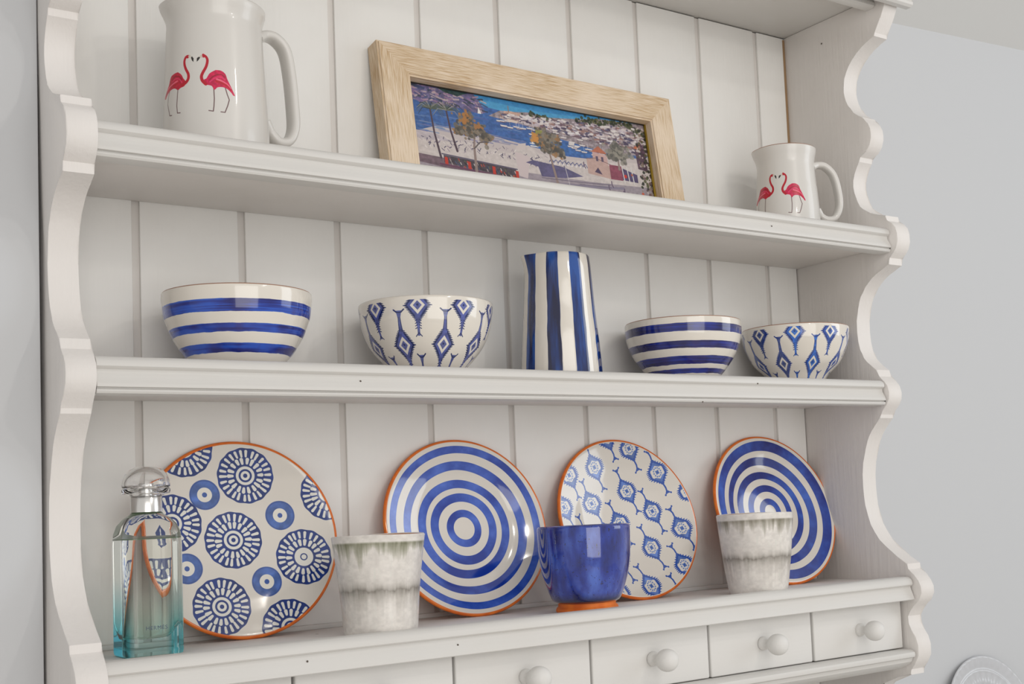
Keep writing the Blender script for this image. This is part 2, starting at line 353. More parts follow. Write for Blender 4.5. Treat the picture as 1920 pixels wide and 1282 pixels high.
# ------------------------------------------------------------------ dresser below the frame
dr = thing('dresser_base', 'white painted dresser base carrying the plate rack', 'cabinet', (0, 0, -1.15))
def dbox(name, *a, mt=M_side, par=dr, bev=0.002):
    x0, x1, y0, y1, z0, z1 = a
    return link(name, box_me(name, x0, x1, y0, y1, z0+1.15, z1+1.15, bev), mt, par)
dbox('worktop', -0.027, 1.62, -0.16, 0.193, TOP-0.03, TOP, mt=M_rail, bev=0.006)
dbox('carcass', -0.012, 1.60, -0.13, 0.190, -1.07, TOP-0.03)
dbox('plinth', 0.01, 1.58, -0.10, 0.17, -1.15, -1.07)
for i in range(3):
    d_ = dbox('door', 0.02+i*0.53, 0.52+i*0.53, -0.150, -0.130, -1.04, TOP-0.06)
    k = D.objects.new('knob', knob_me); COL.objects.link(k); k.parent = d_; k.location = (0.47+i*0.53, -0.150, 0.45); k.rotation_euler = (PI/2, 0, 0)

# ------------------------------------------------------------------ textures: striped bowls
def stripes_canvas(name, zmax, bands, dark, light, circ, seed):
    c = Canvas(1536, 400, 0, 1, 0, zmax, CREAM)
    f1 = fbm(400, 1536, 3, 14, 3, True); f2 = fbm(400, 1536, 60, 8, 3, True); f3 = fbm(400, 1536, 3, 30, 4, True)
    wob = (f3-.5)*0.0016
    t = np.clip((f1*0.9+f2*0.6-.52)*2.8, 0, 1)[..., None]
    blue = np.array(dark)*(1-t) + np.array(light)*t
    pur = np.clip((f3-.60)*5, 0, 1)[..., None]*0.35
    blue = blue*(1-pur)+np.array((62, 38, 110))*pur
    for a, b in bands:
        cov = np.clip(np.minimum((c.Y+wob-a), (b-c.Y-wob*0.6))/0.0003+.5, 0, 1)[..., None]
        c.a = c.a*(1-cov) + blue*cov
    return c.image(name)
img_b1 = stripes_canvas('striped_bowl_print', 0.0775, [(0.0155, 0.0237), (0.0337, 0.0415), (0.0521, 0.0640)], (8, 18, 104), (30, 80, 186), 0.44, 1)
img_b3 = stripes_canvas('small_striped_bowl_print', 0.0775, [(0.0110, 0.0165), (0.0218, 0.0310), (0.0400, 0.0485), (0.0598, 0.0698)], (14, 16, 78), (32, 50, 146), 0.44, 2)

# ikat motif, along +y from tail to crown, centre at the diamond; unit = metres
def motif(c, cx, cy, rot, s, col, col2, asp, crown=True, hw=0.0110, up=0.036, dn=0.031, teeth=True, rnd=None):
    ca, sa = math.cos(rot), math.sin(rot)
    def q(x, y):
        x, y = x*s, y*s
        return (cx + (x*ca - y*sa)/asp, cy + x*sa + y*ca)
    o = 0.0140
    out = [(0, o+.002), (hw*.45, o*.62), (hw, 0), (hw*.45, -o*.62), (0, -o-.002), (-hw*.45, -o*.62), (-hw, 0), (-hw*.45, o*.62)]
    inn = [(0, o*.62), (hw*.66, 0), (0, -o*.66), (-hw*.66, 0)]
    c.poly([q(*p) for p in out], col2, 1, 0.25)
    c.poly([q(*p) for p in inn], CREAM)
    c.poly([q(x*.58, y*.55) for x, y in inn], col2, .92, 0.3)
    c.disc(*q(0, 0.0005), 0.0011*s, col)
    for k in range(8): c.stroke([q(*out[k]), q(*out[(k+1) % 8])], 0.0017*s, col, 1, None, 0.2)
    if teeth:
        for k in range(8):
            a, b = out[k], out[(k+1) % 8]
            for t in (0.12, 0.38, 0.64, 0.9):
                x, y = a[0]+(b[0]-a[0])*t, a[1]+(b[1]-a[1])*t
                nx = 1 if x > 0 else -1; ny = -0.35
                L_ = 0.0034
                c.stroke([q(x, y), q(x+nx*L_, y+ny*L_*(1 if y < 0 else -1)*-1)], 0.0014*s, col, 1, 0.0006*s)
    # stems
    c.poly([q(-.0028, o*.75), q(.0028, o*.75), q(.0010, up-.010), q(.0030, up-.001), q(-.0030, up-.001), q(-.0012, up-.010)], col2, .95, 0.3)
    c.stroke([q(-.0018, o), q(-.0010, up-.008)], .0007*s, col); c.stroke([q(.0018, o), q(.0010, up-.008)], .0007*s, col)
    c.stroke([q(-.0052, up), q(-.0022, up-.0028), q(0, up-.0030), q(.0024, up-.0028), q(.0054, up)], .0014*s, col)
    c.poly([q(-.0030, -o*.8), q(.0030, -o*.8), q(.0013, -dn+.008), q(.0013, -dn), q(-.0013, -dn), q(-.0013, -dn+.008)], col2, .95, 0.3)
    for k in range(4):
        y = -o-.001-.0026*k
        c.stroke([q(-.0030, y-.001), q(-.001, y)], .0008*s, col); c.stroke([q(.0030, y-.001), q(.001, y)], .0008*s, col)
    for sx in (-1, 1): c.stroke([q(0, -dn+.003), q(sx*.0032, -dn-.0005)], .0009*s, col)
def ikat_bowl(name, zmax, radius, low, upp, n, col, cols2, s=1.0):
    c = Canvas(2048, 400, 0, 1, 0, zmax, CREAM); c.asp = 2*PI*radius
    c.noise = fbm(400, 2048, 30, 160, 3, True)
    k = 0
    for row, th0, z in (('l', low, 0.0295), ('u', upp, 0.0690), ('d', upp, -0.0155)):
        for i in range(-6, 7):
            u = (th0+i*360.0/n)/360+.5
            if not -0.04 < u < 1.04: continue
            motif(c, u, z, 0.0, s, col, cols2[(k*5) % len(cols2)], c.asp); k += 1
    # a plain lip above the print
    cov = np.clip((c.Y-(zmax-0.0036))/0.0003+.5, 0, 1)[..., None]*np.ones((1, 2048, 1)); c.a = c.a*(1-cov)+np.array(CREAM)*cov
    return c.image(name)
img_b2 = ikat_bowl('ikat_bowl_print', 0.0785, 0.066, 16.5, -7.0, 9, (24, 38, 92), [(74, 84, 148), (52, 96, 160), (60, 70, 120), (88, 78, 140), (44, 84, 130)])
img_b4 = ikat_bowl('small_ikat_bowl_print', 0.0795, 0.066, 22.0, -0.5, 9, (24, 52, 130), [(52, 84, 158), (40, 96, 184), (60, 76, 132)], 0.98)

def bowl(name, label, cat, x, y, z, prof, img, group=None, az=0.0, rim=None):
    """prof: outer (r, z) from the foot up to the rim"""
    t = thing(name, label, cat, (x, y, z), -az, group)
    zt = prof[-1][1]; outer = interp(prof, 4); th = 0.0042
    inner = [(max(r-th, 0.0), max(zz, prof[0][1]+0.005)) for r, zz in outer[::-1] if zz > 0.006 and r > th+.003]
    P_ = [(0.0, outer[0][1]+0.002), (outer[0][0]-0.005, outer[0][1]+0.002), (outer[0][0]-0.003, outer[0][1])] + outer
    nb = len(P_)
    P_ += [(prof[-1][0]-0.0009, zt+0.0010), (prof[-1][0]-0.0030, zt+0.0010)] + inner + [(0.0, 0.006)]
    m_in = image_glaze(name+'_inside', img, 0.12) if False else M_glaze_in
    me = lathe(name, P_, 128, 60, mat_of=lambda k: 0 if k < nb-1 else (2 if k < nb+1 else 1), vlen=zt)
    link('body', me, [image_glaze(name+'_glaze', img, 0.12, 0.6, 0.06), m_in, rim or M_glaze_in], t)
    return t
M_glaze_in, _, _ = glaze('cream_glaze', srgb(*CREAM), 0.12)
M_rim_tan, _, _ = mat('tan_unglazed_rim', srgb(158, 116, 92), 0.6)
M_terra, _nt, _b = mat('terracotta', srgb(214, 104, 38), 0.55, 0.35)
_n = N(_nt, 'ShaderNodeTexNoise'); _n.inputs['Scale'].default_value = 60; _tc = N(_nt, 'ShaderNodeTexCoord'); _nt.links.new(_tc.outputs['Object'], _n.inputs['Vector'])
_r = N(_nt, 'ShaderNodeValToRGB'); _r.color_ramp.elements[0].color = (*srgb(208, 98, 32), 1); _r.color_ramp.elements[1].color = (*srgb(232, 126, 48), 1); _r.color_ramp.elements[0].position = .35; _r.color_ramp.elements[1].position = .65
_nt.links.new(_n.outputs[0], _r.inputs[0]); _nt.links.new(_r.outputs[0], _b.inputs['Base Color'])

ZS = -0.005
def azof(x, y): return math.atan2(x+0.29503, y+1.14188)
p1 = [(.036, 0), (.0375, .003), (.042, .0075), (.0500, .0172), (.0556, .0253), (.0613, .0352), (.0648, .0442), (.0682, .0542), (.0697, .0650), (.0704, .0722), (.0702, .0765)]
bowl('striped_bowl', 'large cream bowl with three bright blue hoops, at left on the middle shelf', 'bowl', .1489, .090, Z1+ZS, p1, img_b1, az=azof(.1489, .09), rim=M_rim_tan)
p2 = [(.034, 0), (.036, .003), (.0400, .008), (.0462, .0150), (.0548, .0251), (.0623, .0369), (.0674, .0504), (.0697, .0621), (.0711, .0739), (.0710, .0775)]
bowl('patterned_bowl', 'larger bowl with blue and violet diamond pattern, left of the striped pitcher', 'bowl', .3525, .088, Z1+ZS, p2, img_b2, az=azof(.3525, .088))
p3 = [(.036, 0), (.0385, .004), (.0455, .0115), (.0514, .0184), (.0614, .0318), (.0681, .0452), (.0721, .0587), (.0732, .0722), (.0731, .0765)]
bowl('striped_bowl', 'cream bowl with four dark navy hoops, right of the striped pitcher', 'bowl', .7125, .095, Z1+ZS, p3, img_b3, az=azof(.7125, .095), rim=M_rim_tan)
p4 = [(.032, 0), (.034, .004), (.0385, .0120), (.0444, .0191), (.0569, .0314), (.0650, .0459), (.0705, .0604), (.0723, .0749), (.0722, .0785)]
bowl('patterned_bowl', 'bowl with clear blue diamond pattern at the right end of the middle shelf', 'bowl', .9095, .099, Z1+ZS, p4, img_b4, az=azof(.9095, .1), rim=M_rim_tan)

# ------------------------------------------------------------------ striped pitcher
c = Canvas(1536, 512, -180, 180, 0, 0.15, CREAM)
f1 = fbm(512, 1536, 4, 60, 4, True); f2 = fbm(512, 1536, 2, 30, 2, True); wv = (fbm(512, 1536, 8, 6, 2, True)-.5)*2.2
t_ = np.clip((f1*.7+f2*.8-.55)*2.4, 0, 1)[..., None]
bl = np.array((8, 16, 60))*(1-t_)+np.array((28, 78, 156))*t_
for k, (ce, hw) in enumerate([(-49.5, 9.5), (-9, 10), (31.5, 10.5), (74, 10), (115, 10), (156, 10), (-163, 10), (-126, 10), (-88, 9)]):
    d_ = np.abs(((c.X+wv-ce+180) % 360)-180)
    cov = np.clip((hw-d_)/0.3+.5, 0, 1)[..., None]; c.a = c.a*(1-cov)+bl*cov
img_pit = c.image('pitcher_print')
az = azof(.5252, .09)
pit = thing('pitcher', 'tall tapered cream pitcher with vertical navy stripes and a small spout', 'pitcher', (.5252, .090, Z1+ZS), -az)
def spout_warp(ang, z0, z1, amp, width, rise=0.0):
    def f(v):
        r = math.hypot(v.x, v.y)
        if r < 1e-5 or v.z < z0: return v
        th = math.atan2(v.x, -v.y); d = (th-ang+PI) % (2*PI)-PI
        k = math.exp(-(d/width)**2) * (min(1, (v.z-z0)/(z1-z0))**2)
        s = (r+amp*k)/r
        return Vector((v.x*s, v.y*s, v.z+rise*k))
    return f
pp_ = [(.0440, 0), (.0468, .002), (.0472, .006), (.0469, .0141), (.0448, .0455), (.0416, .0834), (.0388, .1278), (.0374, .1420), (.0368, .1448)]
outer = interp(pp_, 5)
prof = [(0, .002), (.040, .002), (.042, 0)] + outer + [(.0362, .1455), (.0345, .1448)] + [(r-.0035, z) for r, z in outer[::-1] if .008 < z < .142] + [(.038, .006), (0, .006)]
me = lathe('pitcher', prof, 128, 60, mat_of=lambda k: 0 if k < 2+len(outer)+1 else 1, vlen=.15, warp=spout_warp(math.radians(-66), .118, .1455, .0085, .30, -.0005))
link('body', me, [image_glaze('pitcher_glaze', img_pit, 0.08, 0.8, 0.08), M_glaze_in], pit)

# ------------------------------------------------------------------ flamingo jugs
FL = {'neckL': [(-0.534, 0.0955), (-0.595, 0.0949), (-0.63, 0.0916), (-0.628, 0.0876), (-0.595, 0.0829), (-0.542, 0.078), (-0.541, 0.0734), (-0.595, 0.0698), (-0.689, 0.0679)], 'blackL': [(-0.462, 0.0949), (-0.427, 0.0927), (-0.431, 0.0891), (-0.462, 0.0909), (-0.484, 0.0936)], 'whiteL': [(-0.514, 0.0951)], 'headL': [(-0.562, 0.095)], 'bodyL': [(-0.796, 0.0816), (-0.889, 0.0812), (-1.003, 0.0796), (-1.051, 0.0762), (-1.09, 0.0721), (-1.181, 0.0674), (-1.306, 0.0619), (-1.23, 0.0599), (-1.128, 0.0634), (-1.017, 0.066), (-0.886, 0.0665), (-0.788, 0.0641), (-0.719, 0.0655), (-0.625, 0.0668), (-0.595, 0.0705), (-0.656, 0.0745), (-0.705, 0.0784)], 'legLa': [(-1.038, 0.0672), (-1.107, 0.0592), (-1.119, 0.0529), (-1.051, 0.0449), (-1.027, 0.0414), (-0.956, 0.0409)], 'legLb': [(-0.79, 0.0645), (-0.803, 0.0558), (-0.809, 0.0488), (-0.791, 0.0416), (-0.72, 0.0412)], 'neckR': [(-0.231, 0.0958), (-0.174, 0.0936), (-0.15, 0.09), (-0.177, 0.0841), (-0.242, 0.0782), (-0.269, 0.0744), (-0.25, 0.0704), (-0.187, 0.0671)], 'blackR': [(-0.311, 0.094), (-0.358, 0.0928), (-0.362, 0.0892), (-0.331, 0.0904), (-0.292, 0.093)], 'whiteR': [(-0.274, 0.0943)], 'headR': [(-0.222, 0.0947)], 'bodyR': [(0.005, 0.0811), (0.106, 0.0808), (0.187, 0.078), (0.223, 0.073), (0.276, 0.0674), (0.326, 0.062), (0.362, 0.0577), (0.323, 0.058), (0.298, 0.0598), (0.223, 0.0632), (0.135, 0.0647), (0.035, 0.0642), (-0.028, 0.0616), (-0.076, 0.0653), (-0.175, 0.0665), (-0.238, 0.0691), (-0.211, 0.0717), (-0.173, 0.0726), (-0.109, 0.0776)], 'legRa': [(-0.037, 0.0627), (-0.031, 0.053), (-0.04, 0.0459), (-0.054, 0.0407), (-0.134, 0.0412)], 'legRb': [(0.179, 0.0643), (0.213, 0.0579), (0.248, 0.0529), (0.213, 0.0469), (0.16, 0.0402), (0.086, 0.0404)], 'wingR': [(0.026, 0.0721), (0.126, 0.0705), (0.225, 0.0678), (0.288, 0.0643)], 'wingL': [(-0.811, 0.0729), (-0.93, 0.0715), (-1.076, 0.0693), (-1.165, 0.0672)], 'arcR': [(-0.111, 0.0717), (-0.009, 0.0758), (0.104, 0.0769), (0.178, 0.0747)], 'arcL': [(-0.953, 0.0763), (-0.869, 0.078), (-0.755, 0.0769), (-0.689, 0.0731)]}
JUGC = (211, 208, 203)
def flamingo_print(name, zmax, rad, fx, fz):
    c = Canvas(2048, 900, -PI, PI, 0, zmax, JUGC); c.asp = rad; c.noise = fbm(900, 2048, 90, 200, 3, True)
    g = {k: [(fx(a), fz(b)) for a, b in v] for k, v in FL.items()}
    sm = lambda pts: [(p.x, p.z) for p in spline([(a, 0, b) for a, b in pts], 5)]
    RED, PINK, DK, LEG = (178, 6, 34), (196, 8, 70), (120, 2, 26), (112, 88, 88)
    for k in ('legLa', 'legLb', 'legRa', 'legRb'): c.stroke(g[k], .00095, LEG)
    for k in ('bodyL', 'bodyR'):
        pts = sm(g[k]+[g[k][0]])[:-1]; c.poly(pts, PINK if k == 'bodyR' else (186, 14, 50), 1, .18)
    for sfx in 'LR':
        a = sm(g['arc'+sfx]); w = sm(g['wing'+sfx])
        c.stroke(a, .0009, DK, .7); c.stroke([(x, y-.0025) for x, y in a], .0012, (232, 70, 120), .6)
        c.stroke([(x, y-.0018) for x, y in w], .0030, RED, .8, .0012); c.stroke(w, .0018, (240, 120, 140), .8, .0008)
        c.stroke(sm(g['neck'+sfx]), .0021, RED, 1, .0030)
        c.disc(*g['head'+sfx][0], .0017, RED); c.disc(*g['white'+sfx][0], .0013, (200, 190, 176)); c.poly(g['black'+sfx], (34, 26, 24))
    return c.image(name)
img_jug = flamingo_print('large_flamingo_print', .16, .0465, lambda a: a, lambda b: b)
img_mug = flamingo_print('small_flamingo_print', .16, .0400, lambda a: -.28+(a+.395)*1.17, lambda b: .97*b-.0165)
def jug(name, label, x, y, z, pr, img, hpts, hw, ht, sp_ang, zs0, zs1, sp, rim):
    az = azof(x, y); t = thing(name, label, 'jug', (x, y, z), -az, None)
    outer = interp(pr, 5); zt = pr[-1][1]
    prof = [(0, .002), (pr[0][0]-.006, .002), (pr[0][0]-.003, 0)] + outer + [(pr[-1][0]-.0010, zt+.0011), (pr[-1][0]-.0028, zt+.0008)] + [(r-.0038, zz) for r, zz in outer[::-1] if zz > .008] + [(pr[0][0]-.008, .006), (0, .006)]
    n0 = 2+len(outer)
    me = lathe(name, prof, 128, 60, mat_of=lambda k: 0 if k < n0 else (2 if k < n0+2 else 1), vlen=.16, warp=spout_warp(sp_ang, zs0, zs1, sp, .40, .001))
    mi, _, _ = glaze(name+'_inside_glaze', srgb(*JUGC), .30, coat=.35)
    link('body', me, [image_glaze(name+'_glaze', img, .30, .35), mi, rim or mi], t)
    ha = math.radians(24); h0 = hpts[0][0]
    link('handle', strap('handle', [(h0+(h-h0)*1.07/math.cos(ha), z) for h, z in hpts], hw, ht), mi, t, (0, 0, 0), (0, 0, ha))
    return t
jug('flamingo_jug', 'large white flamingo jug standing left of the framed picture on the top shelf', .1305, .085, Z2+ZS,
    [(.0475, 0), (.0492, .003), (.0493, .012), (.0490, .039), (.0480, .0607), (.0462, .100), (.0450, .125), (.0443, .137), (.0455, .144), (.0477, .151), (.0482, .1555)],
    img_jug, [(.0425, .137), (.0510, .1425), (.0600, .1412), (.0685, .1310), (.0725, .1083), (.0748, .0757), (.0750, .0513), (.0695, .0370), (.0600, .0345), (.0530, .0415), (.0465, .0505)], .0200, .0098, math.radians(-95), .130, .156, .0030, None)
jug('flamingo_jug', 'small white flamingo jug at the right end of the top shelf', .8905, .080, Z2+ZS,
    [(.0410, 0), (.0426, .003), (.0426, .012), (.0424, .032), (.0410, .055), (.0399, .068), (.0388, .085), (.0383, .095), (.0392, .102), (.0410, .109), (.0418, .1150)],
    img_mug, [(.0375, .0955), (.0460, .0985), (.0550, .0965), (.0645, .0850), (.0695, .0627), (.0700, .0420), (.0640, .0275), (.0550, .0240), (.0470, .0275), (.0405, .0355)], .0155, .0088, math.radians(-95), .090, .116, .0032, M_rim_tan)

# ------------------------------------------------------------------ plates
plate_prof = [(0.0, -.0155), (.046, -.0155), (.047, -.0185), (.050, -.0185), (.052, -.0150), (.070, -.0105), (.088, -.0062), (.0985, -.0042)]
def plate(label, cx, cy, cz_, R_, lean, img, depth=1.0, name='dinner_plate'):
    t = thing(name, label, 'plate', (cx, cy - 0, -0.0045))
    k = R_/0.1018
    front = [(.1010, -.0005), (.0996, .0001), (.0975, -.0002), (.0930, -.0012), (.0800, -.0042*depth), (.0700, -.0070*depth), (.0640, -.0092*depth), (.0560, -.0108*depth), (.0300, -.0112*depth), (0, -.0112*depth)]
    dz = 0 if depth > .5 else 0.004
    prof = [(r*k, z+dz) for r, z in plate_prof] + [(R_-.0004, -.0034), (R_, -.0020)] + [(r*k, z) for r, z in front]
    nb = len(plate_prof)+1
    bm = bmesh.new()
    me = lathe('plate', prof, 160, 60, mat_of=lambda q: 1 if q < nb+2 else 0)
    uv = me.uv_layers[0].data
    for poly in me.polygons:
        for li in poly.loop_indices:
            co = me.vertices[me.loops[li].vertex_index].co; uv[li].uv = (co.x/R_/2+.5, co.y/R_/2+.5)
    o = link('dish', me, [image_glaze('plate_glaze', img, .10, .7, 0.05), M_terra], t, (0, R_*math.sin(lean)*0 , (cz_+0.0045)), (PI/2-lean, 0, 0))
    return t
BL = (22, 50, 120)
def new_plate_canvas(): 
    c = Canvas(1024, 1024, -1, 1, -1, 1, (221, 215, 206)); c.noise = fbm(1024, 1024, 24, 24, 4); return c
# medallion plate
c = new_plate_canvas()
def medallion(cx, cy, r, ph, plain=False, col=BL):
    W_ = (226, 224, 216)
    c.disc(cx, cy, r, col, 1, 0, .22, .012, 14, ph)
    for n, ra, rb, w in ((26, .700, .885, .074), (18, .455, .590, .090)):
        for i in range(n):
            a = ph+2*PI*i/n+random.uniform(-.03, .03); ra2 = ra+random.uniform(-.02, .02)
            c.stroke([(cx+r*ra2*math.cos(a), cy+r*ra2*math.sin(a)), (cx+r*rb*math.cos(a), cy+r*rb*math.sin(a))], r*w*1.05, W_, 1, r*w*1.45)
    c.disc(cx, cy, r*.335, W_, 1); 
    if plain: c.disc(cx, cy, r*.13, col, 1, r*.09)
    else:
        c.disc(cx, cy, r*.235, col, 1, r*.165); c.disc(cx, cy, r*.075, col)
for i, (a, b) in enumerate([(0.101, 0.643), (-0.076, -0.007), (0.624, -0.222), (-0.254, -0.66), (-0.658, 0.183), (-0.50, 0.925), (0.941, 0.428), (0.40, -0.925), (-0.90, -0.43)]):
    medallion(a, b, .285, i*.7, i == 2)
for a, b in [(-0.321, 0.46), (0.422, 0.221), (0.219, -0.446), (-0.552, -0.265)]:
    c.disc(a, b, .150, (72, 102, 168), 1, 0, .3, .01, 5, a); c.disc(a, b, .152, (48, 74, 142), .6, .136); c.disc(a, b, .074, (228, 224, 214)); c.disc(a, b, .025, (60, 90, 160))
c.disc(0, 0, 1.2, (218, 108, 38), 1, .968)
img_pa = c.image('medallion_plate_print')
# ring plates
def rings(name, rs, cols, dark, light):
    c = new_plate_canvas(); r = np.hypot(c.X, c.Y); th = np.arctan2(c.Y, c.X)
    n1 = c.noise; n2 = fbm(1024, 1024, 5, 5, 3)
    brush = np.sin(th*2.0+r*3)*.18
    t = np.clip((n2*1.3+n1*.5-.45+brush)*1.2, 0, 1)[..., None]
    bl = np.array(dark)*(1-t)+np.array(light)*t
    for a, b in rs:
        rr = r + ((n2-.5)*.012 + .005*np.sin(th*3+a*9))*np.clip(r*1.6, .2, 1)
        cov = np.clip(np.minimum(rr-a, b-rr)/.003+.5, 0, 1)[..., None]
        edge_ = np.clip(1-np.minimum(rr-a, b-rr)/.012, 0, 1)[..., None]*.25
        c.a = c.a*(1-cov)+(bl*(1-edge_)+np.array(dark)*edge_)*cov
    c.disc(0, 0, 1.2, (218, 108, 38), 1, .970)
    return c.image(name)
img_pb = rings('ring_plate_print', [(.128, .212), (.308, .405), (.465, .560), (.660, .755), (.845, .925)], None, (16, 50, 148), (88, 122, 216))
img_pd = rings('small_ring_plate_print', [(.095, .180), (.275, .365), (.450, .545), (.625, .725), (.805, .930)], None, (12, 28, 112), (52, 96, 194))
# ikat plate
c = new_plate_canvas()
# five lattice columns; axis of each motif leans to the right going down
cen = [(-0.327, 0.661), (0.107, 0.362), (-0.446, 0.225), (0.585, 0.571), (0.421, 0.094), (-0.098, -0.039), (0.769, -0.158), (0.284, -0.359), (0.099, -0.84), (0.219, 0.88), (0.655, -0.624), (-0.903, 0.169), (-0.739, 0.557), (-0.60, -0.20), (-0.22, -0.49), (-0.70, -0.62), (-0.38, -0.90), (0.96, 0.30), (-.10, 1.02), (-1.0, -.25), (.50, -1.0)]
def plate_motif(cx, cy):
    col = (40, 80, 166); a = math.radians(21)
    def q(x, y): return (cx + x*1.08*math.cos(a) - y*1.02*math.sin(a), cy + x*1.08*math.sin(a) + y*1.02*math.cos(a))
    dm = [(0, .150), (.100, .045), (.100, -.045), (0, -.150), (-.100, -.045), (-.100, .045)]
    c.poly([q(0, .175), q(.088, .052), q(-.088, .052)], (70, 106, 182), .9, .3); c.poly([q(0, -.175), q(.088, -.052), q(-.088, -.052)], (70, 106, 182), .9, .3); c.poly([q(0, .085), q(.075, .035), q(.075, -.035), q(0, -.085), q(-.075, -.035), q(-.075, .035)], (222, 216, 208))
    for k in range(6):
        p, r_ = dm[k], dm[(k+1) % 6]; n = 5
        for i in range(n):
            t = (i+.5)/n; x = p[0]+(r_[0]-p[0])*t; y = p[1]+(r_[1]-p[1])*t
            L_ = math.hypot(x, y); c.disc(*q(x, y), .0160, col, 1, 0, 0); c.stroke([q(x, y), q(x*(1+.036/L_), y*(1+.016/L_))], .020, col, 1, .009)
        c.stroke([q(*p), q(*r_)], .018, col, .85)
    for k in range(12):
        t = 2*PI*k/12; c.disc(*q(.047*math.cos(t), .055*math.sin(t)), .0105, (86, 120, 190), .85)
    c.disc(*q(0, 0), .026, (76, 112, 184), 1, 0, 0, .2, 4); c.disc(*q(0, 0), .009, (40, 70, 140))
    for sg in (1, -1):
        c.stroke([q(0, sg*.155), q(0.006, sg*.215), q(-.004, sg*.262)], .021, col)
        c.poly([q(-.012, sg*.250), q(.012, sg*.250), q(.042, sg*.292), q(0, sg*.282), q(-.042, sg*.292)], col)
        for sx in (-1, 1): c.disc(*q(sx*.038, sg*.292), .012, col)
for a, b in cen: plate_motif(a, b)
c.disc(0, 0, 1.2, (228, 222, 212), 1, .962); c.disc(0, 0, 1.2, (218, 108, 38), 1, .970)
img_pc = c.image('ikat_plate_print')

plate('flat cream plate with dark blue medallions, leaning behind the perfume bottle', .1698, .1499, .0952, .1018, .2024, img_pa, .35)
plate('plate with pale blue rings and white centre, between left grey cup and blue cup', .4267, .1447, .0952, .1031, .2532, img_pb, .95)
plate('plate with small blue diamond pattern, leaning behind the blue cup', .6511, .1405, .0946, .1036, .2927, img_pc, .9)
plate('plate with dark blue rings leaning behind the right-hand grey cup', .8952, .1384, .0960, .1055, .3088, img_pd, 1.15)

# ------------------------------------------------------------------ grey cups
def cup_print(name, seed, green):
    w, h = 1024, 512; zm = .102
    c = Canvas(w, h, 0, 1, 0, zm, (222, 217, 211))
    col = fbm(1, w, 1, 40, 4, True)[0]; col2 = fbm(1, w, 1, 60, 3, True)[0]; n1 = fbm(h, w, 30, 60, 4, True); st = fbm(h, w, 5, 110, 3, True)
    Y = c.Y
    top = .0925; len1 = .004+.024*np.clip(col*1.6-.4, 0, 1)**1.3
    d1 = np.clip((Y-(top-.004-len1[None]))/(len1[None]+.004), 0, 1)*np.clip((top-.0015-Y)/.002, 0, 1)
    a1 = np.clip(d1*(.45+1.0*st), 0, 1)*.92
    mid = .044+(col2[None]-.5)*.006; len2 = .003+.011*np.clip(col2*1.5-.35, 0, 1)
    a2 = np.exp(-np.clip(Y-mid, 0, 1)/.004)*np.exp(-np.clip(mid-Y, 0, 1)/len2[None])*(.55+.7*st)*.95
    mot = np.clip((n1-.5)*1.2, -.3, .3)
    c.a = c.a*(1+mot[..., None]*.12)
    gcol = np.array((92, 94, 66)) if green else np.array((108, 102, 84))
    c.a = c.a*(1-a1[..., None])+gcol*a1[..., None]
    c.a = c.a*(1-a2[..., None])+np.array((128, 122, 114))*a2[..., None]
    mint = np.clip((st-.55)*2.2, 0, 1)*np.clip((n1-.4)*2, 0, 1)*.35
    c.a = c.a*(1-mint[..., None])+np.array((186, 206, 194))*mint[..., None]
    return c.image(name)
M_amber, _, _ = glaze('amber_glaze', srgb(176, 104, 40), .15)
def grey_cup(label, x, y, pr, seed):
    az = azof(x, y); t = thing('ceramic_cup', label, 'cup', (x, y, ZS), -az+seed*1.3, 'drip glazed grey cups on the bottom shelf')
    outer = interp(pr, 5); zt = pr[-1][1]
    prof = [(0, .002), (pr[0][0]-.006, .002), (pr[0][0]-.003, 0)] + outer + [(pr[-1][0]-.0012, zt+.0012), (pr[-1][0]-.0032, zt+.0004)] + [(r-.0042, z) for r, z in outer[::-1] if z > .010] + [(.028, .007), (0, .007)]
    n0 = 2+len(outer)+2
    def wp(v):
        th = math.atan2(v.y, v.x); r = math.hypot(v.x, v.y)
        if r < 1e-5: return v
        k = 1+.006*math.sin(2*th+seed)+.004*math.sin(5*th); return Vector((v.x*k, v.y*k, v.z*(1+.006*math.sin(2*th+1+seed))))
    me = lathe('cup', prof, 112, 60, mat_of=lambda k: 0 if k < n0 else 1, vlen=.102, warp=wp)
    mt = image_glaze('drip_glaze', cup_print('drip_glaze_%d' % seed, seed, seed == 1), .28, .25, .35)
    link('body', me, [mt, M_amber], t)
pc1 = [(.0345, 0), (.0360, .003), (.0372, .0145), (.0386, .0353), (.0407, .0563), (.0434, .0774), (.0456, .0940), (.0460, .0962)]
pc2 = [(.0345, 0), (.0362, .004), (.0378, .0125), (.0398, .0265), (.0425, .0470), (.0451, .0720), (.0473, .0940), (.0475, .0966)]
grey_cup('grey drip-glazed cup standing between the medallion plate and the pale ring plate', .2685, .045, pc1, 1)
grey_cup('grey drip-glazed cup standing in front of the dark blue ring plate', .7705, .045, pc2, 2)

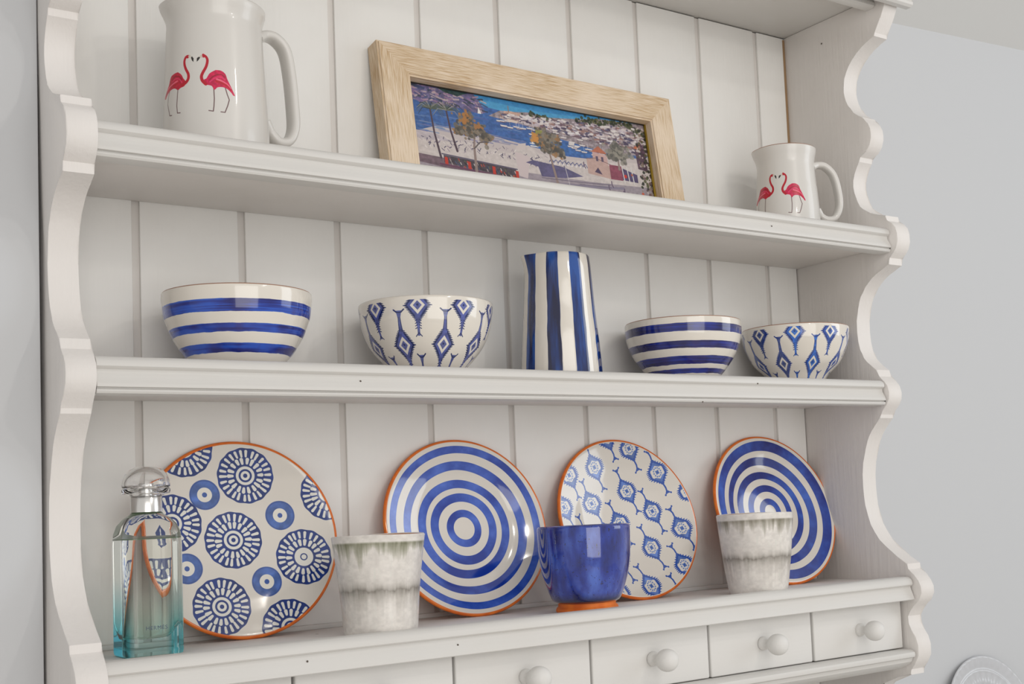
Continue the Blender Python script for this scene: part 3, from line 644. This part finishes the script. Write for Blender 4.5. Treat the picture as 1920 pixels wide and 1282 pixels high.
# ------------------------------------------------------------------ blue cup
mt, nt, b = glaze('cobalt_glaze', (0.02, 0.05, 0.35), .07, coat=1.0); L = nt.links.new
tc = N(nt, 'ShaderNodeTexCoord'); mp = N(nt, 'ShaderNodeMapping'); mp.inputs['Scale'].default_value = (60, 60, 22); L(tc.outputs['Object'], mp.inputs[0])
n1 = N(nt, 'ShaderNodeTexNoise'); n1.inputs['Scale'].default_value = 1; n1.inputs['Detail'].default_value = 5; L(mp.outputs[0], n1.inputs['Vector'])
cr = N(nt, 'ShaderNodeValToRGB'); e = cr.color_ramp.elements
e[0].position = .32; e[0].color = (*srgb(8, 20, 92), 1); e[1].position = .70; e[1].color = (*srgb(72, 104, 196), 1)
x_ = cr.color_ramp.elements.new(.5); x_.color = (*srgb(30, 54, 150), 1); L(n1.outputs[0], cr.inputs[0])
n2 = N(nt, 'ShaderNodeTexNoise'); n2.inputs['Scale'].default_value = 420; L(tc.outputs['Object'], n2.inputs['Vector'])
gt = N(nt, 'ShaderNodeMath', operation='GREATER_THAN', i_1=.68); L(n2.outputs[0], gt.inputs[0])
mx = N(nt, 'ShaderNodeMix', data_type='RGBA'); mx.inputs[7].default_value = (*srgb(16, 24, 70), 1); L(gt.outputs[0], mx.inputs[0]); L(cr.outputs[0], mx.inputs[6])
sp = N(nt, 'ShaderNodeSeparateXYZ'); L(tc.outputs['Object'], sp.inputs[0])
mr = N(nt, 'ShaderNodeMapRange', i_1=.013, i_2=.022, i_3=1.0, i_4=0.0); L(sp.outputs[2], mr.inputs[0])
m2 = N(nt, 'ShaderNodeMix', data_type='RGBA'); m2.inputs[7].default_value = (*srgb(30, 32, 62), 1); L(mr.outputs[0], m2.inputs[0]); L(mx.outputs[2], m2.inputs[6]); L(m2.outputs[2], b.inputs['Base Color'])
t = thing('glazed_cup', 'cobalt blue glazed cup on a bare terracotta foot', 'cup', (.5152, .045, ZS), -azof(.5152, .045))
pb = [(.0322, .0105), (.0372, .0135), (.0405, .0200), (.0428, .0262), (.0481, .0442), (.0507, .0620), (.0515, .0796), (.0517, .0915), (.0512, .0940)]
o_ = interp(pb, 5)
prof = o_ + [(.0500, .0950), (.0484, .0940)] + [(r-.0045, z) for r, z in o_[::-1] if z > .020] + [(.028, .018), (0, .018)]
link('bowl', lathe('bowl', prof, 112, 60), mt, t)
ft = [(0, .001), (.028, .001), (.0315, 0), (.0340, .0012), (.0347, .0035), (.0338, .0060), (.0322, .0072), (.0318, .0085), (.0324, .0108), (.0300, .0125), (0, .0125)]
def twist(v):
    r = math.hypot(v.x, v.y); 
    if r < .02: return v
    th = math.atan2(v.y, v.x); return Vector((v.x*(1+.012*math.sin(th+1)), v.y*(1+.012*math.sin(th+1)), v.z+(.0009*math.sin(th*1+.5) if .002 < v.z < .009 else 0)))
link('foot', lathe('foot', ft, 96, 50, warp=twist), M_terra, t, label='bare terracotta foot ring')

# ------------------------------------------------------------------ perfume bottle
def rbox(name, w, d, prof, seg=6, rad=.010, squ=None):
    """rounded-square loft; prof: (scale inset, z, corner radius)"""
    bm = bmesh.new(); rings = []
    for ins, z, r in prof:
        hw, hd = w/2-ins, d/2-ins; ring = []
        for (sx, sy, a0) in ((1, 1, 0), (-1, 1, PI/2), (-1, -1, PI), (1, -1, 3*PI/2)):
            for k in [-1]+list(range(seg+1))+[seg+1]:
                a = a0+PI/2*min(max(k, 0), seg)/seg
                if k in (-1, seg+1):       # support points keep the flat walls optically flat
                    q_ = Vector((math.sin(a), -math.cos(a), 0))*(.0006 if k == -1 else -.0006)
                    ring.append(bm.verts.new((sx*(hw-r)+r*math.cos(a)+q_.x, sy*(hd-r)+r*math.sin(a)+q_.y, z))); continue
                ring.append(bm.verts.new((sx*(hw-r)+r*math.cos(a), sy*(hd-r)+r*math.sin(a), z)))
        rings.append(ring)
    n = len(rings[0])
    for A, B in zip(rings, rings[1:]):
        for k in range(n): bm.faces.new((A[k], A[(k+1) % n], B[(k+1) % n], B[k]))
    bm.faces.new(rings[0][::-1]); bm.faces.new(rings[-1])
    return finish(bm, name, 30)
def glassmat(name, grad, ior, rough=0.0, corner=False):
    mt, nt, b = mat(name, (1, 1, 1), rough, .5); L = nt.links.new
    b.inputs['Transmission Weight'].default_value = 1.0; b.inputs['IOR'].default_value = ior
    tc = N(nt, 'ShaderNodeTexCoord'); sp = N(nt, 'ShaderNodeSeparateXYZ'); L(tc.outputs['Object'], sp.inputs[0])
    mr = N(nt, 'ShaderNodeMapRange', i_1=0.0, i_2=.13, i_3=0.0, i_4=1.0); L(sp.outputs[2], mr.inputs[0])
    cr = N(nt, 'ShaderNodeValToRGB'); els = cr.color_ramp.elements
    while len(els) < len(grad): els.new(.5)
    for e_, (p_, c_) in zip(els, grad): e_.position = p_; e_.color = (*c_, 1)
    L(mr.outputs[0], cr.inputs[0]); L(cr.outputs[0], b.inputs['Base Color'])
    if corner:      # deeper colour painted on sides and lower corners, imitating light absorbed in thick glass
        ab = N(nt, 'ShaderNodeMath', operation='ABSOLUTE'); L(sp.outputs[0], ab.inputs[0])
        m1 = N(nt, 'ShaderNodeMapRange', i_1=.0180, i_2=.0230, i_3=0.0, i_4=1.0); L(ab.outputs[0], m1.inputs[0])
        m2_ = N(nt, 'ShaderNodeMapRange', i_1=.018, i_2=.070, i_3=1.0, i_4=0.0); L(sp.outputs[2], m2_.inputs[0])
        mm = N(nt, 'ShaderNodeMath', operation='MULTIPLY'); L(m1.outputs[0], mm.inputs[0]); L(m2_.outputs[0], mm.inputs[1])
        mx_ = N(nt, 'ShaderNodeMix', data_type='RGBA'); mx_.inputs[7].default_value = (.03, .55, .74, 1)
        L(mm.outputs[0], mx_.inputs[0]); L(cr.outputs[0], mx_.inputs[6]); L(mx_.outputs[2], b.inputs['Base Color'])
    return mt
G_out = glassmat('tinted_glass', [(0.0, (.58, .90, .91)), (.16, (.78, .95, .93)), (.30, (.93, .99, .96)), (.48, (.99, 1, .99)), (1.0, (1, 1, 1))], 1.45, corner=True)
G_in = glassmat('pale_green_liquid', [(0.0, (.82, .93, .82)), (.4, (.97, .99, .95)), (1.0, (.99, 1, .98))], 0.985)
G_clear = glassmat('clear_acrylic', [(0.0, (.99, .99, .99)), (1.0, (1, 1, 1))], 1.46)
M_steel, _, _ = mat('brushed_steel', (.80, .79, .77), .22, .5, 0, 1.0)
bt = thing('perfume_bottle', 'square glass perfume bottle fading to turquoise at the base, clear domed cap', 'bottle', (.0565, .080, ZS), 0)
bw = .0525
body = rbox('bottle_body', bw, .050, [(.0035, 0, .007), (.0008, .0012, .009), (0, .004, .010), (0, .0046, .010), (0, .0994, .010), (0, .100, .010), (.0006, .110, .0105), (.0028, .1175, .0115), (.0070, .1235, .0125), (.0115, .1270, .0125), (.0125, .1285, .0120)])
link('glass_body', body, G_out, bt)
cav = rbox('cavity', bw-.013, .037, [(.012, .0150, .006), (.006, .0160, .008), (.0025, .0195, .008), (-.0030, .030, .008), (-.0030, .0306, .008), (-.0030, .1042, .008), (-.0030, .1048, .008)])
link('liquid', cav, G_in, bt)
# dark meniscus line around the liquid level
link('liquid_line', rbox('liquid_line', bw-.0068, .0432, [(0, .1044, .008), (0, .1053, .008)]), mat('green_meniscus', srgb(96, 122, 86), .3)[0], bt, label='thin green line at the liquid level')
link('collar', lathe('collar', [(0, .1285), (.0120, .1285), (.0137, .1292), (.0137, .1430), (.0130, .1440), (0, .1440)], 64, 40), M_steel, bt, label='brushed steel collar')
capp = [(0, .1680), (.0080, .1668), (.0135, .1635), (.0165, .1590), (.0174, .1545), (.0170, .1525), (.0140, .1505), (.0125, .1480), (.0120, .1442), (.0150, .1442), (.0155, .1450), (.0165, .1458), (.0203, .1462), (.0209, .1475), (.0209, .1500), (.0200, .1512), (.0190, .1516), (.0207, .1522), (.0208, .1545), (.0200, .1590), (.0180, .1640), (.0145, .1680), (.0095, .1702), (.0, .1710)]
link('cap', lathe('cap', capp, 72, 35), G_clear, bt, label='clear domed cap')
link('stopper_core', lathe('stopper_core', [(0, .1444), (.0068, .1444), (.0068, .1540), (.0062, .1550), (0, .1550)], 32, 40), M_steel, bt)
fc = D.curves.new('lettering', 'FONT'); fc.body = 'HERMÈS'; fc.size = .0048; fc.extrude = .00005; fc.align_x = 'CENTER'; fc.space_character = 1.15
fo = D.objects.new('tmp_text', fc); COL.objects.link(fo); bpy.context.view_layer.update()
tm = D.meshes.new_from_object(fo.evaluated_get(bpy.context.evaluated_depsgraph_get())); D.objects.remove(fo)
link('lettering', tm, mat('slate_print', srgb(66, 84, 108), .5)[0], bt, (0.000, -.02515, .0240), (PI/2, 0, 0), label='small slate blue lettering')

# ------------------------------------------------------------------ framed picture
FX, FY, FYAW, FLEAN, FW, FH, FB = .33564, .12083, .0103, .15752, .42242, .18592, .0378
frame = thing('picture_frame', 'limed oak frame with a painted harbour scene, leaning on the top shelf', 'picture', (FX, FY, Z2), 0)
frame.rotation_euler = Matrix(((math.cos(FYAW), -math.sin(FYAW), 0), (math.sin(FYAW), math.cos(FYAW), 0), (0, 0, 1))).to_euler()
FT = .0235; FZ0 = -.0049
# frame local: x along, v up the leaning face, n away from viewer
Rl = Matrix.Rotation(-FLEAN, 4, 'X')
mt, nt, b = mat('limed_oak', (1, 1, 1), .65, .25); L = nt.links.new; M_oak = mt
tc = N(nt, 'ShaderNodeTexCoord'); mp = N(nt, 'ShaderNodeMapping'); mp.inputs['Scale'].default_value = (10, 300, 300); L(tc.outputs['Object'], mp.inputs[0])
n0 = N(nt, 'ShaderNodeTexNoise'); n0.inputs['Scale'].default_value = 12; L(tc.outputs['Object'], n0.inputs['Vector'])
n1 = N(nt, 'ShaderNodeTexNoise'); n1.inputs['Scale'].default_value = 4; n1.inputs['Detail'].default_value = 6; n1.inputs['Distortion'].default_value = .4; L(mp.outputs[0], n1.inputs['Vector'])
ad = N(nt, 'ShaderNodeMath', operation='MULTIPLY_ADD', i_1=.45, i_2=-.2); L(n0.outputs[0], ad.inputs[0])
a2_ = N(nt, 'ShaderNodeMath', operation='ADD'); L(n1.outputs[0], a2_.inputs[0]); L(ad.outputs[0], a2_.inputs[1])
cr = N(nt, 'ShaderNodeValToRGB'); e = cr.color_ramp.elements; e[0].position = .34; e[0].color = (*srgb(182, 150, 112), 1); e[1].position = .64; e[1].color = (*srgb(226, 208, 186), 1)
x_ = e.new(.48); x_.color = (*srgb(208, 186, 156), 1); L(a2_.outputs[0], cr.inputs[0]); L(cr.outputs[0], b.inputs['Base Color'])
bp = N(nt, 'ShaderNodeBump'); bp.inputs['Strength'].default_value = .3; bp.inputs['Distance'].default_value = .001; L(n1.outputs[0], bp.inputs['Height']); L(bp.outputs[0], b.inputs['Normal'])
def rail_piece(length, mitre=True):
    """length along local x, width FB along z (outer edge at z=0, inner at z=FB), thickness FT along y, mitred ends"""
    bm = bmesh.new(); q = FB
    sec = [(0, 0), (0, FT), (FB, FT), (FB, 0)]
    A = [bm.verts.new((z, y, z)) for z, y in sec]; B = [bm.verts.new((length-z, y, z)) for z, y in sec]
    bm.faces.new(A); bm.faces.new(B[::-1])
    for i in range(4): bm.faces.new((A[i], A[(i+1) % 4], B[(i+1) % 4], B[i]))
    es = [e_ for e_ in bm.edges if abs(e_.verts[0].co.y) < 1e-6 and abs(e_.verts[1].co.y) < 1e-6 and abs(e_.verts[0].co.z-e_.verts[1].co.z) < 1e-6]
    bmesh.ops.bevel(bm, geom=es, offset=.0022, segments=3, affect='EDGES')
    outer_ends = [e_ for e_ in bm.edges if max(v.co.z for v in e_.verts) < 1e-5 and abs(e_.verts[0].co.x-e_.verts[1].co.x) < 1e-5]
    if outer_ends: bmesh.ops.bevel(bm, geom=outer_ends, offset=.003, segments=3, affect='EDGES')
    return finish(bm, 'rail', 35)
def place(o, M_): o.parent = frame; o.matrix_parent_inverse = Matrix.Identity(4); o.matrix_local = Rl @ M_
h0 = FZ0
FHH = FH-FZ0
specs = [(FW, Matrix.Translation((FW, 0, FH)) @ Matrix.Rotation(PI, 4, 'Y')),
         (FW, Matrix.Translation((0, 0, FZ0))),
         (FHH, Matrix.Translation((0, 0, FH)) @ Matrix.Rotation(PI/2, 4, 'Y')),
         (FHH, Matrix.Translation((FW, 0, FZ0)) @ Matrix.Rotation(-PI/2, 4, 'Y'))]
for ln, M_ in specs:
    o = link('frame_rail', rail_piece(ln), M_oak); place(o, M_)
# picture sheet
c = Canvas(1200, 500, 0, 1, 0, 1, (198, 186, 184)); c.asp = (FW-2*FB)/(FH-2*FB); c.noise = fbm(500, 1200, 40, 96, 3)
A_ = c.asp
def P2(*pts): return list(pts)
c.poly([(0, .55), (1, .55), (1, 1), (0, 1)], (66, 106, 176), 1, .12)          # sea
c.poly([(.20, 1.0), (.20, .90), (.36, .86), (.75, .90), (1, .97), (1, 1)], (66, 158, 214), 1, .08)   # sky
c.poly([(.25, 1.0), (.27, .955), (.50, .93), (.80, .965), (.9, 1.0)], (52, 140, 206), 1, .1)
c.poly([(0, .44), (.14, .60), (.30, .55), (.44, .50), (.62, .44), (.8, .46), (.8, .70), (.5, .86), (.3, .86), (0, .80)], (58, 100, 172), 1, .18)
# headland left
c.poly([(0, 1), (.26, 1.0), (.285, .90), (.30, .80), (.27, .78), (.20, .80), (.10, .80), (0, .82)], (104, 96, 140), 1, .25)
for i in range(170):
    x = random.uniform(0, .29); y = random.uniform(.79, 1.0)
    if x > .24 and y > .96: continue
    col = random.choice([(150, 112, 150), (84, 84, 142), (176, 140, 160), (64, 76, 120), (190, 168, 172), (58, 66, 84), (120, 100, 156)])
    c.stroke([(x, y), (x+random.uniform(.006, .024), y+random.uniform(-.03, .02))], random.uniform(.010, .026), col, .85)
c.poly([(.12, 1.0), (.24, 1.0), (.20, .945), (.15, .955)], (40, 70, 66), .9, .3)
# sea strokes
for i in range(130):
    x = random.uniform(0, .66); y = random.uniform(.46, .78)
    c.stroke([(x, y), (x+random.uniform(.02, .06), y-random.uniform(0, .012))], random.uniform(.006, .014), random.choice([(70, 116, 186), (84, 128, 190), (92, 92, 168), (50, 86, 160), (110, 140, 190)]), .55)
for i in range(34):
    x = random.uniform(0, .40); y = .56-.08*x+random.uniform(-.06, .03)
    c.stroke([(x, y), (x+.06, y-.008)], .010, random.choice([(136, 142, 184), (150, 150, 180), (116, 112, 160)]), .6)
# beach and promenade
c.poly([(0, .0), (1, 0), (1, .52), (.80, .44), (.62, .40), (.50, .42), (.46, .50), (.42, .46), (.38, .37), (.25, .40), (.12, .46), (0, .48)], (206, 194, 190), 1, .07)
c.poly([(0, .47), (.10, .46), (.16, .40), (.05, .38), (0, .40)], (190, 178, 184), 1, .1)
c.poly([(0, 0), (1, 0), (1, .20), (.72, .17), (.40, .17), (.12, .13), (0, .15)], (158, 146, 156), 1, .1)
c.poly([(.0, .22), (.12, .20), (.26, .14), (.40, .13), (.40, .09), (.20, .07), (0, .13)], (112, 86, 100), .9, .2)
# headland town across the bay
c.poly([(.31, .775), (.36, .86), (.42, .875), (.48, .90), (.56, .88), (.62, .90), (.70, .93), (.80, .98), (1, 1), (1, .60), (.80, .56), (.70, .60), (.60, .64), (.52, .70), (.44, .74), (.36, .76)], (150, 136, 142), 1, .3)
for cx, cy, rx in [(.50, .865, .045), (.545, .85, .03), (.72, .915, .035), (.78, .93, .04), (.85, .95, .04), (.92, .96, .04), (.96, .90, .03)]:
    for i in range(26): c.disc(cx+random.gauss(0, rx*.5), cy+random.gauss(0, .02), random.uniform(.010, .022), random.choice([(58, 70, 48), (78, 86, 54), (44, 54, 44), (100, 98, 60)]), .85)
c.poly([(.375, .80), (.375, .865), (.405, .875), (.445, .865), (.445, .80)], (206, 164, 146), 1, .1); c.stroke([(.395, .86), (.395, .93)], .010, (150, 118, 106))
for i in range(620):
    x = random.uniform(.36, 1.0); top_ = .83+(x-.36)*.17; lo = .78-(x-.36)*.28
    y = random.uniform(max(lo, .56), top_)
    w = random.uniform(.006, .018)
    c.stroke([(x, y), (x+w, y+random.uniform(-.012, .012))], random.uniform(.010, .028), random.choice([(222, 212, 208), (214, 200, 200), (196, 176, 176), (120, 92, 104), (74, 62, 92), (160, 118, 108), (226, 220, 220), (92, 88, 120), (200, 186, 196)]), .9)
# boats and masts in the marina
c.poly([(.44, .58), (.60, .60), (.78, .56), (.80, .50), (.64, .46), (.46, .50)], (56, 108, 182), .8, .2)
for i in range(46):
    x = random.uniform(.34, .80); y = .74-(x-.34)*.42+random.gauss(0, .035)
    c.poly([(x-.014, y), (x+.014, y), (x+.010, y-.018), (x-.010, y-.018)], (224, 216, 212), .95); c.stroke([(x-.013, y-.019), (x+.012, y-.019)], .007, (96, 70, 96), .8)
    if i % 2: c.stroke([(x, y), (x, y+.06)], .004, (222, 220, 224), .8)
c.poly([(.268, .78), (.273, .86), (.283, .78)], (236, 230, 222)); c.poly([(.478, .62), (.484, .52), (.474, .52)], (232, 228, 222)); c.stroke([(.470, .50), (.500, .50)], .014, (232, 226, 220)); c.stroke([(.468, .53), (.497, .53)], .010, (226, 220, 214))
c.poly([(.385, .78), (.43, .77), (.425, .74), (.39, .745)], (220, 200, 186), 1)
# beach clutter: loungers, parasols, people
for i in range(150):
    x = random.uniform(.02, .62); y = random.uniform(.30, .44) if x < .42 else random.uniform(.27, .40)
    c.stroke([(x, y), (x+random.uniform(-.010, .010), y-random.uniform(.008, .028))], random.uniform(.006, .012), random.choice([(92, 84, 110), (150, 132, 150), (66, 60, 92), (228, 218, 214), (176, 160, 168)]), .85)
for i in range(9):
    x = .54+i*.018; c.stroke([(x, .345), (x+.012, .375), (x+.020, .335)], .010, (84, 88, 140), .9); c.disc(x+.006, .33, .012, (226, 220, 220), .9)
# tram with red ends
c.poly([(.115, .235), (.395, .185), (.395, .085), (.115, .150)], (74, 64, 74), .95, .25)
for i in range(60):
    x = random.uniform(.12, .39); y = .225-(x-.115)*.18-random.uniform(.0, .08)
    c.stroke([(x, y), (x+.003, y-.022)], .010, random.choice([(214, 206, 204), (206, 58, 44), (72, 92, 124), (108, 110, 70), (40, 36, 50), (216, 80, 50), (188, 176, 170)]), .95)
for x in (.118, .205, .30, .392): c.poly([(x, .215-(x-.115)*.15), (x+.012, .21-(x-.115)*.15), (x+.012, .12-(x-.115)*.15), (x, .125-(x-.115)*.15)], (214, 54, 40), 1)
c.stroke([(.11, .245), (.40, .19)], .014, (96, 88, 112)); c.stroke([(.10, .13), (.42, .062)], .020, (112, 62, 92), .9)
c.poly([(.40, .42), (.445, .44), (.45, .52), (.42, .50)], (208, 194, 190)); c.poly([(.40, .40), (.46, .36), (.44, .10), (.405, .12)], (208, 190, 190), 1)
# blue shadows
c.poly([(.47, .33), (.60, .30), (.68, .22), (.60, .17), (.50, .15), (.49, .26), (.44, .29)], (92, 86, 130), .95, .12)
c.poly([(.55, .10), (.68, .12), (.86, .16), (.86, .13), (.70, .09)], (132, 124, 148), .8)
# palms
for x0, y0, x1, y1, k in ((.084, .74, .105, .20, .052), (.145, .755, .170, .30, .060)):
    c.stroke([(x0, y0), ((x0+x1)/2-.004, (y0+y1)/2), (x1, y1)], .018, (84, 66, 78), 1, .026)
    for a in range(17):
        t = -.5+a/16*(PI+1.0); ex, ey = math.cos(t)*k, math.sin(t)*k*1.7
        c.stroke([(x0, y0), (x0+ex*.6, y0+ey*.6+.03), (x0+ex, y0+ey-.035)], .012, random.choice([(84, 96, 84), (116, 118, 104), (62, 70, 62), (150, 146, 134)]), .95, .004)
# leafy trees
def leafy(blobs, trunk, cols):
    c.stroke(trunk, .020, (150, 128, 122), 1, .034)
    for bx, by, br in blobs:
        for i in range(46):
            c.disc(bx+random.gauss(0, br*.42)/A_*1.6, by+random.gauss(0, br*.55), random.uniform(.012, .030), random.choice(cols), .8)
tcol = [(118, 106, 92), (94, 88, 78), (136, 118, 96), (168, 118, 70), (80, 76, 72), (140, 130, 116)]
leafy([(.215, .66, .06), (.195, .55, .07), (.235, .56, .07), (.262, .60, .06), (.292, .50, .05), (.222, .72, .04)], [(.245, .52), (.238, .38), (.236, .10)], tcol)
c.stroke([(.238, .36), (.262, .44), (.290, .46)], .014, (104, 92, 92))
for i in range(16): c.disc(.212+random.gauss(0, .010), .70+random.gauss(0, .04), .018, (190, 122, 58), .8); c.disc(.262+random.gauss(0, .008), .63+random.gauss(0, .02), .016, (176, 118, 66), .8)
leafy([(.520, .66, .06), (.500, .57, .05), (.545, .60, .07), (.575, .62, .06), (.565, .50, .06), (.590, .46, .05), (.535, .50, .05)], [(.545, .46), (.552, .32), (.566, .06)], tcol)
for i in range(18): c.disc(.492+random.gauss(0, .006), .60+random.gauss(0, .03), .020, (214, 142, 62), .85)
for i in range(8): c.disc(.512+random.gauss(0, .01), .69+random.gauss(0, .015), .014, (150, 152, 70), .8)
c.stroke([(.600, .42), (.615, .10)], .008, (200, 192, 196))
# pink house and right-hand trees
c.poly([(.735, .55), (.80, .53), (.80, .38), (.735, .40)], (206, 164, 158), 1, .06); c.poly([(.730, .55), (.765, .63), (.805, .54)], (196, 108, 78), 1, .1)
c.poly([(.705, .44), (.745, .47), (.805, .40), (.805, .24), (.705, .27)], (196, 160, 150), 1, .06); c.poly([(.735, .30), (.752, .36), (.768, .28)], (84, 66, 96)); c.stroke([(.705, .45), (.745, .475), (.81, .42)], .010, (150, 118, 110))
for x in (.748, .772): c.poly([(x, .50), (x+.010, .50), (x+.010, .44), (x, .44)], (96, 80, 104))
c.poly([(.805, .42), (.86, .42), (.86, .24), (.805, .24)], (150, 70, 92), 1, .15); c.poly([(.86, .40), (.93, .34), (.93, .24), (.86, .25)], (84, 70, 112), 1, .15)
leafy([(.845, .60, .08), (.875, .56, .07), (.825, .55, .06), (.855, .66, .05)], [(.85, .50), (.85, .40), (.85, .38)], [(132, 126, 116), (108, 104, 96), (152, 146, 132), (92, 90, 84)])
for x in (.862, .885, .905): c.stroke([(x, .42), (x+.006, .22)], .014, (214, 208, 204))
c.disc(.874, .30, .022, (222, 48, 38)); c.disc(.905, .33, .014, (190, 90, 60))
c.poly([(.935, .70), (.965, .76), (.985, .70), (.985, .40), (.94, .42)], (96, 70, 88), 1, .3); c.poly([(.93, .68), (.965, .77), (.962, .66)], (208, 110, 70))
for i in range(150): c.disc(random.uniform(.945, .998), random.uniform(.05, .95), random.uniform(.010, .022), random.choice([(66, 58, 66), (150, 128, 116), (48, 52, 44), (110, 84, 84), (206, 194, 188), (88, 92, 60)]), .85)
c.disc(.945, .11, .018, (216, 92, 60)); c.stroke([(.96, .06), (.985, .05)], .02, (200, 70, 50))
for x, y in ((.79, .12), (.805, .17), (.86, .10), (.69, .36), (.855, .07)): c.stroke([(x, y+.04), (x, y), (x+.005, y-.03)], .014, (104, 84, 112))
c.stroke([(.50, .135), (.66, .145), (.80, .165)], .008, (110, 98, 120)); c.stroke([(.66, .12), (.80, .13)], .006, (110, 98, 120))
g_ = c.a.mean(axis=2, keepdims=True); c.a = (g_+(c.a-g_)*.82)*.95
img_pic = c.image('harbour_picture')
mt, nt, b = mat('picture_print', (1, 1, 1), .32, .4)
ti = N(nt, 'ShaderNodeTexImage', image=img_pic); uvn = N(nt, 'ShaderNodeUVMap', uv_map='UVMap'); nt.links.new(uvn.outputs[0], ti.inputs[0]); nt.links.new(ti.outputs[0], b.inputs['Base Color'])
bm = bmesh.new(); uvl = bm.loops.layers.uv.new('UVMap'); dpt = .016
vv = [bm.verts.new((x, y, z)) for y in (dpt, dpt+.002) for x, z in ((FB-.002, FB-.002), (FW-FB+.002, FB-.002), (FW-FB+.002, FH-FB+.002), (FB-.002, FH-FB+.002))]
fs = [(0, 1, 2, 3), (7, 6, 5, 4), (0, 4, 5, 1), (1, 5, 6, 2), (2, 6, 7, 3), (3, 7, 4, 0)]
for f in fs:
    fc_ = bm.faces.new([vv[i] for i in f])
    for lp in fc_.loops: lp[uvl].uv = ((lp.vert.co.x-FB)/(FW-2*FB), (lp.vert.co.z-FB)/(FH-2*FB))
o = link('picture', finish(bm, 'picture'), mt); place(o, Matrix.Identity(4))
M_gold, _, _ = mat('gilt_slip', srgb(150, 126, 40), .35, .5, 0, .6)
for a in ((FW-FB-.0022, FW-FB+.001, FB-.002, FH-FB+.002),):
    o = link('gilt_or_shade_strip', box_me('gilt_or_shade_strip', a[0], a[1], dpt-.003, dpt-.0002, a[2], a[3], .0004), M_gold, label='narrow gilt strip'); place(o, Matrix.Identity(4))
o = link('gilt_or_shade_strip', box_me('gilt_or_shade_strip', FB-.002, FW-FB+.002, dpt-.003, dpt-.0002, FH-FB-.0006, FH-FB+.001, .0003), mat('reveal_shade', srgb(52, 46, 36), .5)[0], label='thin dark strip standing in for the reveal shade above the picture'); place(o, Matrix.Identity(4))  # dark strip stands in for the shade under the frame's top reveal

# ------------------------------------------------------------------ pressed glass plate on the dresser top
gp = thing('pressed_plate', 'pale grey pressed plate with beaded rim, leaning on the wall right of the rack', 'plate', (1.358, .141, TOP))
R_ = .1025
pr_ = [(0, -.012), (.05, -.012), (.052, -.015), (.056, -.012), (.085, -.006), (.1005, -.003), (R_, -.0012), (.1015, 0), (.099, -.0006), (.095, -.002), (.0885, -.0035), (.083, -.0055), (.080, -.0040), (.076, -.0065), (.068, -.0085), (.062, -.0078), (.056, -.0100), (.045, -.0095), (.034, -.0105), (.02, -.0100), (0, -.0105)]
pr_ = [(a[0]+(b_[0]-a[0])*t, a[1]+(b_[1]-a[1])*t) for a, b_ in zip(pr_, pr_[1:]) for t in (0, .5)] + [pr_[-1]]
def emboss(v):
    r = math.hypot(v.x, v.y); th = math.atan2(v.y, v.x)
    if v.z > -.0112 and r < .1012:
        if r > .088: v.z += .0013*abs(math.sin(th*22))*min(1, (r-.088)/.004)
        elif .058 < r < .080: v.z += .0020*abs(math.sin(th*16))*math.sin((r-.058)/.022*PI)
        elif r > .01: v.z += .0015*abs(math.sin(th*11))*math.sin(min(1, r/.056)*PI)
    return v
me = lathe('pressed_plate', pr_, 220, 70, warp=emboss)
mt, nt, b = mat('pressed_glass', (.70, .71, .735), .18, .5, .3); b.inputs['Transmission Weight'].default_value = .25
ln = .26
link('dish', me, mt, gp, (0, .026-.004, R_*math.cos(ln)), (PI/2-ln, 0, 0))
